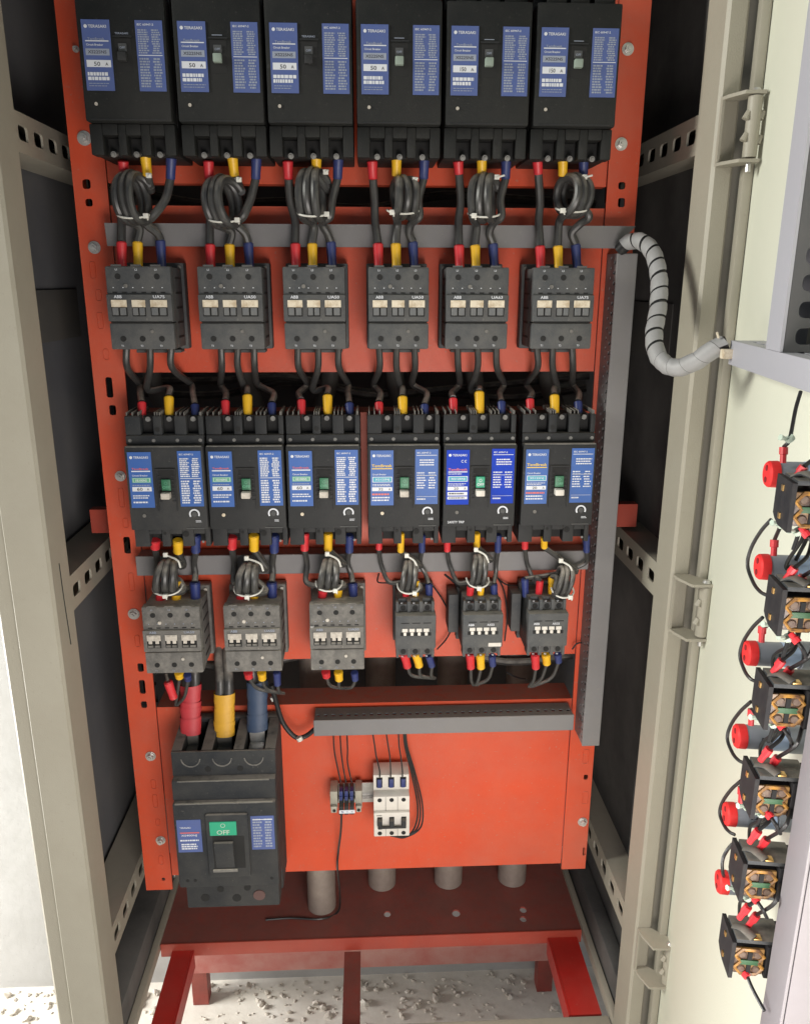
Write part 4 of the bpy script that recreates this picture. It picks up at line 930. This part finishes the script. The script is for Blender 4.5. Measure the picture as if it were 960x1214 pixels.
# --- lower breakers to lower contactors
low = [  # breaker side x (y0,y1), coil box, contactor side
 ((184, 211, 232), (184, 213, 661, 707), (190, 210, 231), 712, .0047), ((275, 301, 325), (278, 311, 665, 708), (285, 302, 322), 712, .0047), ((361, 389, 414), (377, 403, 660, 702), (381, 401, 418), 713, .0042),
 ((449, 475, 500), (474, 494, 662, 705), (480, 493, 508), 714, .0034), ((530, 565, 590), (554, 578, 655, 698), (556, 570, 585), 714, .0034), ((622, 645, 695), (655, 678, 668, 710), (638, 654, 622), 708, .0034)]
for i, (u, cb, l, yl, rr) in enumerate(low):
    nm = f'reaching the lower row contactor {COL[i]}'; br = rr*1.3
    cx, cz = (cb[0]+cb[1])/2, (cb[2]+cb[3])/2; c = P(cx, cz, -.070); k = .00100; nturn = 3
    xr = (cb[1]-cb[0])/2*k-rr; rz = (cb[3]-cb[2])/2*k-rr
    a0, a1 = P(u[0], [640, 636, 632, 630, 638, 637][i], -.060), P(u[0], [650, 650, 652, 651, 653, 650][i], -.056)
    e0, e1 = P(l[0]+2, yl-(20 if i > 2 else 14), -.056), P(l[0], yl, -.052)
    cable([a1, P(u[0]+3, 670, -.045), P(u[0]+(12 if i > 2 else 2), 690, -.050), e0+Vector((-.004, 0, .004)), e0], rr*.85, f'black cable with red sleeves {nm}', 'cables between lower breakers and lower contactors', [(a0, a1, br, SRED), (e0, e1, br*1.05, SRED)])
    a0, a1 = P(u[1], [640, 634, 632, 632, 632, 637][i], -.064), P(u[1], [655, 652, 652, 654, 648, 649][i], -.058)
    e0, e1 = P(l[1], yl-[24, 22, 16, 26, 20, 24][i], -.054), P(l[1]-1, yl, -.052)
    t = cable(([a1, P(cb[1]+4, cb[2]+8, -.050)], [P(cb[1]+3, cb[3]-6, -.062), P(l[1]+3, yl-22, -.052), e0] if i != 5 else [P(l[1]+6, yl-22, -.062), e0]), rr, f'looped cable with yellow sleeves {nm}', 'cables between lower breakers and lower contactors', [(a0, a1, br, SYEL), (e0, e1, br, SYEL)], coil=(c, xr, rz, .015, nturn, .25 if i == 5 else .14))
    tie_bottom(t, c, rr*3, .010, P(cx, cb[3]-6, -.09).z, .007, 6 if i in (0, 1, 4) else 8)
    o = Vector(t.location); b = MB(); kp = P(cx-2, cb[2]-3, -.070)-o; b.box(kp.x-.0026, kp.x+.0026, kp.y-.003, kp.y+.001, kp.z-.002, kp.z+.0035, .0006)
    b.tube([kp, P(cb[1]-3, cb[2]+3, -.078)-o, P(cb[1]+1, cb[2]+12, -.078)-o], .0013, 6); b.build('cable_tie', TIE, t)
    a0, a1 = P(u[2], 634, -.060), P(u[2], 654, -.054)
    e0, e1 = P(l[2], yl-22, -.052), P(l[2]+1, yl-1, -.050)
    cable([a1, P(u[2]-2, 668, -.044), P((u[2]+l[2])/2, 680, -.044), e0], rr*.85, f'black cable with dark blue sleeves {nm}', 'cables between lower breakers and lower contactors', [(a0, a1, br, SBLU), (e0, e1, br*1.05, SBLU)])
# --- loose tails under the lower contactors
tails = [((203, 212, 222), (806, 797, 800), (828, 803, 806), (205, 838)), ((294, 310, 328), (797, 797, 797), (803, 805, 812), (332, 824)), ((386, 401, 420), (796, 796, 797), (802, 806, 806), (404, 818)),
         ((479, 493, 508), (775, 775, 777), (791, 790, 790), (512, 806)), ((557, 569, 583), (775, 775, 777), (792, 792, 789), (562, 814)), ((634, 647, 661), (775, 775, 775), (792, 787, 785), (628, 816))]
for i, (xs, y0, y1, e) in enumerate(tails):
    for j, cn in enumerate(('red', 'yellow', 'blue')):
        a0, a1 = P(xs[j], y0[j], -.060), P(xs[j]+(4 if i == 3 else 1), y1[j], -.056)
        en = P(e[0]+j*2-2, e[1], -.050)
        m1 = P(xs[j]*.7+e[0]*.3+(2 if j == 2 else 0), (y1[j]*.45+e[1]*.55)+2, -.052)
        pts = [a1, m1, en+Vector((.002, .006, -.001))]
        if i == 0 and j == 0: a0, a1 = P(199, 808, -.060), P(206, 828, -.058); pts = [P(197, 800, -.05), a0]
        cable(pts, .0022, f'short thin {cn}-sleeved cable under the lower row contactor {COL[i]}', 'short cable tails under the lower contactors', [(a0, a1, .0056 if j < 2 else .0048, SM[cn])])
# tie knots gathering the tails are small: the harness from tails 2 to the lower duct
t = thing('control_cable', 'black sheathed cable with white ties running from the contactors into the short duct', 'cable')
pts = [P(322, 812, -.048), P(328, 835, -.040), P(336, 858, -.036), P(350, 874, -.034), P(362, 873, -.030), P(374, 864, -.030)]
MB().tube(pts, .0033, 10).build('wire', THIN, t)
b = MB()
for px, py in ((324, 828), (355, 876)): b.next(); p = P(px, py, -.038); b.cyl(p+Vector((-.001, 0, .0025)), p+Vector((.001, 0, -.0025)), .0041, seg=12)
b.build_each('cable_tie', TIE, t); settle(t, P(336, 858, -.036))

# ================================================================== TERMINAL BLOCK, RAIL, SMALL BREAKER
rail = MB(); zr0, zr1 = P(435, 951, -.012).z, P(435, 928, -.012).z; xa, xb = P(400, 940, -.01).x, P(446, 940, -.01).x
rail.box(xa, xb, -.006, -.0045, zr0+.006, zr1-.006); rail.box(xa, xb, -.0125, -.0110, zr1-.0058, zr1); rail.box(xa, xb, -.0125, -.0110, zr0, zr0+.0058); rail.box(xa, xb, -.0109, -.0046, zr1-.0070, zr1-.0058); rail.box(xa, xb, -.0109, -.0046, zr0+.0058, zr0+.0070)
o = rail.build('mounting_rail', STEEL); tag(o, 'short zinc rail between the terminal block and the white breaker', 'rail'); settle(o, ((xa+xb)/2, -.0045, zr0))
t = thing('terminal_block', 'small beige terminal block holding thin wires on the orange plate', 'terminal block')
tz0, tz1 = P(410, 962, -.04).z, P(410, 923, -.014).z; X = lambda px: P(px, 942, -.04).x
for a, c in ((391, 400), (421, 429)):
    b = MB(); b.box(X(a), X(c), -.040, -.013, tz0+.004, tz1-.003, .0015); b.box(X(a)+.001, X(c)-.001, -.046, -.0402, tz0+.002, tz0+.012, .001); b.build('end_stop', TERMB, t)
for k in range(3):
    xa = X(401.5+6.3*k); b = MB(); b.box(xa, xa+.0062, -.048, -.013, tz0, tz0+.013, .0008); b.box(xa+.0004, xa+.0058, -.041, -.013, tz0+.0131, tz1-.008, .0008); b.build('terminal', BLACK, t)
    b = MB(); b.box(xa+.0006, xa+.0056, -.0415, -.030, tz1-.012, tz1-.002, .0008); b.box(xa+.001, xa+.005, -.0425, -.0412, tz0+.019, tz0+.025); b.build('ferrule', SBLU, t)
q = MB(); q.box(X(402), X(420.5), -.0492, -.0482, tz0+.003, tz0+.0082); q.build('marker_strip', PWHITE, t)
q = MB(); q.text('N', X(404.5), tz0+.0042, .0030, -.0494, 0); q.text('+', X(409.8), tz0+.0046, .0020, -.0494, 0) if False else q.box(X(411), X(412), -.0494, -.0492, tz0+.005, tz0+.006); q.box(X(416), X(418), -.0494, -.0492, tz0+.005, tz0+.0058); q.build('lettering', SBLU, t)
q = MB()
for px in (396, 425): q.next(); q.cyl((X(px), -.0461, tz0+.006), (X(px), -.0470, tz0+.006), .0022, seg=12)
q.build_each('screw', PIT, t); settle(t, (X(410), -.013, tz0))
t = thing('miniature_breaker', 'white three pole miniature breaker with black levers on the orange plate', 'circuit breaker')
x0, x1 = .0035, .0525; z0, z1 = P(464, 992, -.06).z, P(464, 906, -.018).z; H = z1-z0; n3 = (x1-x0)/3
Z = lambda f: z1-H*f
b = MB(); b.box(x0, x1, -.044, -.013, z0, z1, .001); b.box(x0, x1, -.060, -.0442, Z(.25) if False else z0+.0002, Z(.265), .0015)
b.box(x0+.0002, x1-.0002, -.066, -.0602, Z(.80), Z(.51), .0015)
b.build('body', MCBW, t)
d = MB()
for k in range(3):
    xm = x0+n3*(k+.5); d.next(); d.cyl((xm, -.0601, Z(.325)), (xm, -.0606, Z(.325)), .0030, seg=14); d.next(); d.cyl((xm, -.0601, Z(.935)), (xm, -.0606, Z(.935)), .0030, seg=14)
    d.next(); d.box(xm-.0042, xm+.0042, -.0445, -.0441, Z(.22), Z(.04)); d.next(); d.box(xm-.0034, xm+.0034, -.0664, -.0659, Z(.745), Z(.585))
for k in (1, 2): d.next(); d.box(x0+n3*k-.0002, x0+n3*k+.0002, -.0604, -.0598, z0+.001, Z(.27)); 
d.build_each('recess', PIT, t)
q = MB()
for k in range(3): xm = x0+n3*(k+.5); q.box(xm-.0030, xm+.0030, -.0740, -.0665, Z(.73), Z(.60), .001)
q.box(x0+n3*.32, x1-n3*.32, -.0730, -.0690, Z(.745), Z(.715), .0006); q.build('lever', BLACK, t)
q = MB(); 
for k in range(3): q.next(); xm = x0+n3*(k+.5); q.box(xm-.0030, xm+.0030, -.0475, -.0447, Z(.21), Z(.06), .001)
q.build_each('ferrule', SBLU, t)
q = MB(); q.text('C 6', x0+.0065, Z(.835), .0035, -.0604, 0) if False else lines(q, x0+.006, x0+.0125, Z(.87), Z(.82), -.0604, 2, 0, .5); lines(q, x0+n3+.006, x0+n3+.011, Z(.85), Z(.82), -.0604, 1, 0, .6); lines(q, x0+.004, x0+.011, Z(.565), Z(.545), -.0664, 1, 0, .5)
q.build('lettering', PBLK, t); settle(t, ((x0+x1)/2, -.013, z0))

def thinwire(pts, lab, r=.0011, name='control_wire', group='thin black control wires', m_=THIN, smooth=6):
    b = MB(); b.tube(pts, r, 6, smooth=smooth); o = b.build(name, m_); tag(o, lab, 'wire', group); settle(o, pts[-1]); return o
od = ['left', 'middle', 'right']
for k, (xa, xm, xe) in enumerate(((395, 399, 404), (403, 406, 410), (411, 412, 417))):
    thinwire([P(xa, 866, -.034), P(xa+1, 888, -.030), P(xm, 905, -.028), P(xe, 928, -.033)], f'{od[k]} thin black wire from the short duct into the terminal block')
for k, (xa, xm, xe) in enumerate(((441, 445, 450), (457, 461, 463), (472, 474, 477))):
    thinwire([P(xa, 864, -.034), P(xm-1, 884, -.034), P(xm+1, 897, -.036), P(xe, 914, -.046), P(xe, 922, -.0475)], f'{od[k]} thin black wire from the short duct into the white breaker')
for k in range(3):
    q = k*2.2
    thinwire([P(478+q*.6, 862, -.034), P(480+q*.6, 885, -.030), P(488+q, 918, -.024), P(495+q*1.3, 955, -.022), P(492+q*1.6, 980, -.022), P(480+q, 993-q*.4, -.026), P(463+q, 991, -.036)], [ 'inner', 'middle', 'outer'][k]+' thin wire looping down around the right side of the white breaker', r=.0013)
thinwire([P(405, 958, -.046), P(404, 985, -.030), P(401, 1010, -.012), P(400, 1030, -.004), PZ(403, 1062, ZP+.06), PZ(400, 1082, ZP+.003), PZ(380, 1090, ZP+.0025), PZ(345, 1089, ZP+.0025), PZ(315, 1091, ZP+.0025)], 'loose black wire hanging from the terminal block and lying on the red plate', r=.0017)
# control wires around the small contactors
thinwire([P(510, 690, -.010), P(525, 712, -.012), P(536, 738, -.012), P(530, 756, -.012), P(518, 770, -.012)], 'thin wire bowing out right of the left small contactor')
thinwire([P(449, 680, -.03), P(448, 690, -.02), P(462, 692, -.02), P(478, 700, -.02)], 'thin wire end bent left of the left small contactor')
thinwire([P(588, 682, -.02), P(597, 700, -.018), P(601, 730, -.015), P(598, 760, -.012)], 'thin wire down the right side of the tagged small contactor')
thinwire([P(590, 686, -.01), P(600, 693, -.01), P(613, 694, -.01), P(622, 690, -.01)], 'thin wire crossing between the two right small contactors')
thinwire([P(678, 770, -.012), P(684, 763, -.012), P(694, 762, -.012)], 'thin wire from the rightmost small contactor into the upright duct')
thinwire([P(527, 681, -.02), P(538, 690, -.02), P(548, 700, -.02)], 'thin wire entering the left side of the tagged small contactor', r=.0016)
thinwire([P(600, 797, -.0), P(612, 803, -.01), P(624, 806, -.03)], 'thin wire end under the rightmost small contactor')
# thick dark cables glimpsed behind the frame
for k, (xa, ya, xb, yb) in enumerate(((180, 445, 196, 492), (290, 440, 306, 492), (392, 440, 380, 492), (468, 445, 476, 492), (562, 446, 572, 490), (648, 446, 660, 490))):
    b = MB(); p, q_ = P(xa, ya, .075), P(xb, yb, .075)
    b.tube([p+Vector((0, .02, .10)), p, q_, q_+Vector((0, .0, -.08))], .012, 12); o = b.build('rear_cable', GREYSTEEL); tag(o, f'thick dusty cable behind the frame, {COL[k]} in the gap', 'cable', 'thick cables behind the mounting frame'); settle(o, q_)

for k, (z, y, dz) in enumerate(((1.232, .085, .012), (1.222, .10, -.01), (.842, .075, .014), (.835, .09, -.012), (1.465, .095, .006))):
    b = MB(); n_ = 7
    pts = [Vector((-.30+.1*j, y+.01*math.sin(j*1.7+k), z+dz*math.sin(j*1.3+k*2)+.006*math.cos(j*2.9))) for j in range(n_)]
    b.tube(pts, .0055, 8); o = b.build('rear_cable', WIRE)
    tag(o, ['slack cable running across behind the gap over the lower breakers', 'lower slack cable across behind the gap over the lower breakers', 'slack cable across behind the gap over the short duct', 'lower slack cable across behind the gap over the short duct', 'slack cable across behind the gap under the top breakers'][k], 'cable', 'slack cables behind the mounting frame'); settle(o, pts[3])

# ================================================================== SPIRAL WRAPPED HARNESS
t = thing('wire_harness', 'wire harness in white spiral wrap arching from the panel to the door', 'cable harness')
hp_ = [(735, 296, -.045), (745, 287, -.055), (760, 286, -.075), (774, 300, -.100), (781, 330, -.125), (780, 365, -.145), (775, 398, -.165), (781, 424, -.185), (800, 436, -.205), (825, 428, -.222), (845, 414, -.232), (862, 407, -.236)]
path = spline([P(*q) for q in hp_], 14)
MB().tube(path[::3]+[path[-1]], .0078, 14, smooth=2).build('wire_bundle', THIN, t)
# even arc length resampling
L_ = [0]
for a, c in zip(path, path[1:]): L_.append(L_[-1]+(c-a).length)
def at_len(s):
    s = max(0, min(L_[-1]-1e-6, s)); import bisect
    k = max(0, bisect.bisect_right(L_, s)-1); k = min(k, len(path)-2); f = (s-L_[k])/(L_[k+1]-L_[k]+1e-9); return path[k].lerp(path[k+1], f)
b = MB(); pitch = .0175; st = 20; N_ = int((L_[-1]-.012)/pitch*st); A = []; up = None
for k in range(N_+1):
    sa = .004+k*pitch/st; row = []
    wd = .0146+.0008*math.sin(k*.13) if sa < .62*L_[-1] else .0172
    for e in (0, .5, 1):
        s = sa+wd*e; p = at_len(s); d = (at_len(s+.002)-at_len(s-.002)).normalized()
        u = Vector((0, 1, .2)); u = (u-d*u.dot(d)).normalized(); w_ = d.cross(u); a = 2*math.pi*k/st
        rr = .0088+(.0005 if e == .5 else 0); row.append(b.v(p+(u*math.cos(a)+w_*math.sin(a))*rr))
    A.append(row)
for a, c in zip(A, A[1:]):
    for e in range(2): b.face([a[e], a[e+1], c[e+1], c[e]])
b.build('spiral_wrap', SPIRAL, t, recalc=False)
q = MB(); p = P(858, 409, -.238); q.box(p.x-.005, p.x+.007, p.y-.012, p.y-.004, p.z-.012, p.z-.003, .001); q.tube([p+Vector((-.007, -.002, .007)), p+Vector((-.010, -.004, .012))], .0012, 5, smooth=0); q.build('cable_tie', IVORY, t)
settle(t, P(735, 296, -.045))

# ================================================================== DOOR INSTRUMENTS
lamps = [(915, 562), (904, 672), (889.5, 774.5), (877, 873), (865, 965.5), (856, 1046)]
ordn = ['topmost', 'second from the top', 'third from the top', 'third from the bottom', 'second from the bottom', 'lowest']
mets = [((922, 561), (942, 628)), ((911, 681), (930, 754)), ((896, 791), (912.5, 856)), ((881, 896), (898, 962)), ((868, 993), (882, 1062)), ((856, 1083), (870, 1151))]
def lamp(px, py, lab):
    s, z = PD(px, py, .049); t = thing('indicator_lamp', lab, 'indicator lamp', 'red capped indicator lamps on the door')
    b = MB(MD); b.cyl((s, .0455, z), (s, .0515, z), .0098, .0096, seg=24); b.cyl((s, .0515, z), (s, .0530, z), .0096, .0084, seg=24); cap = b.build('cap', LAMPR, t)
    b = MB(MD)
    for dz in (.0045, -.0042): b.next(); b.cyl((s, .0531, z+dz), (s, .0535, z+dz), .0022, seg=12)
    b.build_each('slot', SLOT, cap)
    b = MB(MD); b.cyl((s, .014, z), (s, .0453, z), .0094, seg=24); b.cyl((s, .0005, z), (s, .0135, z), .0110, seg=24); b.build('body', LAMPG, t)
    b = MB(MD); b.cyl((s, .0150, z), (s, .0270, z), .0097, seg=24); b.build('collar', LAMPB, t)
    b = MB(MD)
    for k, n_ in enumerate((.030, .034)): b.next(); b.box(s+.0090, s+.0097, n_, n_+.0014, z+.001+.002*k, z+.005)
    b.build_each('mark', PBLK, t)
    return t, s, z
ML = [lamp(*lamps[i], f'red capped grey indicator lamp, {ordn[i]} on the door') for i in range(6)]
for t, s, z in ML: settle(t, MD @ Vector((s, 0, z)))
def meter(tl, br, i, lab):
    n = .056
    sa, za = PD(tl[0], tl[1], n); sb, zb = PD(br[0], br[1], n)
    sb = sa+.030; zt_ = za; H = .0335; zb_ = zt_-H
    t = thing('panel_meter', lab, 'panel meter', 'open-backed panel meters on the door')
    b = MB(MD); b.plate([(sa, zb_+.006), (sa+.004, zb_+.003), (sa+.012, zb_), (sb, zb_), (sb, zt_), (sa, zt_)], [], lambda u, v, w_: (u, n-.003+w_, v), .003); b.build('back_plate', METERB, t)
    b = MB(MD)
    for fz in (.22, .80): b.next(); b.box(sa+.0125, sa+.0155, n+.0001, n+.0010, zb_+H*fz-.002, zb_+H*fz+.002)
    b.build_each('screw', BRASS, t)
    b = MB(MD); b.box(sa+.001, sb, .0005, .030, zb_+.002, zt_-.002, .001); b.build('case', METERB, t)
    # open winding between case and back plate
    f0, f1 = .0305, n-.0032
    b = MB(MD); b.box(sb-.024, sb-.004, f0, f1, zb_+.0045, zt_-.006, .001); b.build('winding_core', METERB, t)
    ca, cz = (f0+f1)/2, (zb_+zt_)/2-.001; hw = (f1-f0)/2; hh = H/2-.005
    b = MB(MD); b.box(sb-.004, sb-.0015, f0+.0003, f1-.0003, cz-hh, cz+hh, .0010)
    oct_ = [(-hw*.95, -hh*.45), (-hw*.5, -hh*.95), (hw*.5, -hh*.95), (hw*.95, -hh*.45), (hw*.55, 0), (hw*.95, hh*.45), (hw*.5, hh*.95), (-hw*.5, hh*.95), (-hw*.95, hh*.45), (-hw*.55, 0)]
    b.build('core', CORE, t)
    b = MB(MD); P_ = [Vector((sb-.0012, ca+u_, cz+v_)) for u_, v_ in oct_]; b.tube(P_+[P_[0]], .0016, 6, smooth=0, cap=False); b.build('winding', COPPER, t)
    b = MB(MD)
    for sx in (-1, 1):
        for sz in (-1, 1):
            ctr = Vector((sb-.0014, ca+sx*hw*.50, cz+sz*hh*.58)); b.next(); b.cyl(ctr, ctr+Vector((.0012, 0, 0)), .0034, .0026, seg=12)
    b.build_each('coil', CORE2, t)
    b = MB(MD); b.box(sb-.0010, sb+.0002, ca-hw*.62, ca+hw*.62, cz-.0021, cz+.0021, .0004); b.build('board', PCB, t)
    b = MB(MD); b.box(sb-.0013, sb-.0001, ca-.0016, ca+.0016, cz-hh*.8, cz-.0023); b.box(sb-.0013, sb-.0001, ca-.0016, ca+.0016, cz+.0023, cz+hh*.8); b.build('core_slot', PIT, t)
    b = MB(MD); b.box(sa+.003, sb-.002, .018, n-.0035, zt_-.0018, zt_+.0016, .0008); b.tube([(sb-.016, .050, zt_+.001), (sb-.010, .046, zt_+.005), (sb-.003, .040, zt_+.003)], .0045, 8, smooth=3, flat=.4); b.build('terminal_cover', CONT, t)
    b = MB(MD); b.box(sb-.008, sb-.002, .034, .040, zt_+.0017, zt_+.003, .0005); b.build('terminal', BRASS, t)
    settle(t, MD @ Vector(((sa+sb)/2, 0, zb_))); return sa, sb, zt_, zb_
mi_ = [meter(a, c, i, f'black panel meter with exposed amber winding, {ordn[i]} on the door') for i, (a, c) in enumerate(mets)]
D = lambda s, n, z: MD @ Vector((s, n, z))
def dwire(pts, lab, ends=(), r=.0014, group='black wires with red lugs on the door', clip=None):
    t = thing('door_wire', lab, 'wire', group)
    MB().tube(pts, r, 8).build('wire', THIN, t)
    for a, c in ends:
        b = MB(); b.tube([a, a.lerp(c, .45), a.lerp(c, .5), c], lambda t_: .0030 if t_ < .5 else .0022, 10, smooth=2); b.build('lug', SRED, t)
    if clip is not None:
        b = MB(); b.cyl(clip+Vector((-.001, 0, .001)), clip+Vector((.001, 0, -.0012)), .0034, seg=10); b.tube([clip+Vector((-.002, 0, 0)), clip+Vector((-.0075, -.001, .0012))], lambda t_: .0008+.0016*t_, 6, smooth=2); b.build('tie', PALEG, t)
    settle(t, pts[-1])
Q = lambda px, py, n: D(*(lambda sz: (sz[0], n, sz[1]))(PD(px, py, n)))
for i in range(6):
    lx, ly = lamps[i]; (ax, ay), (bx, by) = mets[i]; o_ = ordn[i]
    if i == 0: src = [Q(949, 464, .03), Q(943, 485, .035), Q(936, 520, .045)]
    else: px_, py_ = mets[i-1][0][0]+2, mets[i-1][0][1]+56; src = [Q(px_+6, py_-10, .050), Q(px_+2, py_+4, .050)]
    tip = Q(lx+13, ly-13, .046); st_ = Q(lx+14, ly-32, .046)
    if i < 5 or True: dwire(src+[st_], f'short wire with red lug into the {o_} indicator lamp', [(st_, tip)], clip=src[-1])
    # bow to the left of the lamp
    if i in (1, 2, 3, 4, 5):
        pa = [(914, 616), (904, 732), (890, 832), (878, 926), (868, 1001)][i-1]; bw = [(886, 650), (877, 758), (862, 885), (853, 945), (856, 1024)][i-1]; pe = [(909, 706), (895, 808), (882, 905), (871, 990), (858, 1040)][i-1]
        dy = pe[1]-pa[1]; lxm = bw[0]
        dwire([Q(*pa, .048), Q(pa[0]*.55+lxm*.45, pa[1]+dy*.16, .051), Q(pa[0]*.15+lxm*.85, pa[1]+dy*.38, .053), Q(lxm, pa[1]+dy*.60, .054), Q(lxm*.7+pe[0]*.3, pa[1]+dy*.83, .053), Q(lxm*.35+pe[0]*.65, pa[1]+dy*.95, .051), Q(*pe, .048)], f'black wire bowing out left of the {o_} indicator lamp')
        for j, dn in enumerate((.030, .022)):
            a_ = mets[i-1][1]; c_ = mets[i][0]
            dwire([Q(a_[0]+6+7*j, a_[1]-12, dn), Q(a_[0]+10+5*j, a_[1]+8, dn+.004), Q(c_[0]+22+9*j, c_[1]-14, dn+.006), Q(c_[0]+20+8*j, c_[1]+6, dn+.004)], f"{('nearer', 'farther')[j]} upright black wire between meters above the {o_} meter")
    # two red lugs on the meter terminals
    r0 = [((958, 522), (935, 556)), ((945, 667), (934, 683)), ((930, 964-200+0), (918, 792))][0] if False else None
    for j, (dx, dy, ddx, ddy) in enumerate(((22, 4, 14, -14), (32, 14, 14, -14))):
        a = Q(ax+dx-2, ay+dy+2, .050-.009*j); c = Q(ax+dx+9, ay+dy-12, .046-.009*j); e = Q(ax+dx+24+6*j, ay+dy-26, .036); g_ = Q(ax+dx+30+8*j, ay+dy-48, .028)
        dwire([c, e, g_], f"{('left', 'right')[j]} red-lugged wire on top of the {o_} panel meter", [(c, a)])
    # lug under the meter
    a = Q(bx+7, by-3, .046); c = Q(bx+16, by+8, .042)
    if i < 5:
        dwire([c, Q(bx+22, by+17, .040), Q(bx+27, by+27, .036)], f'red-lugged wire leaving the underside of the {o_} panel meter', [(c, a)])
        dwire([Q(bx+8, by-10, .046), Q(bx+4, by+6, .044), Q(bx-2, by+24, .046)], f'black wire running down behind the {o_} panel meter', clip=Q(bx+4, by+2, .046))
    else:
        dwire([c, Q(bx+23, by+24, .040), Q(bx+36, by+48, .036)], f'loose brown-black wire hanging below the {o_} panel meter', [(c, a)])
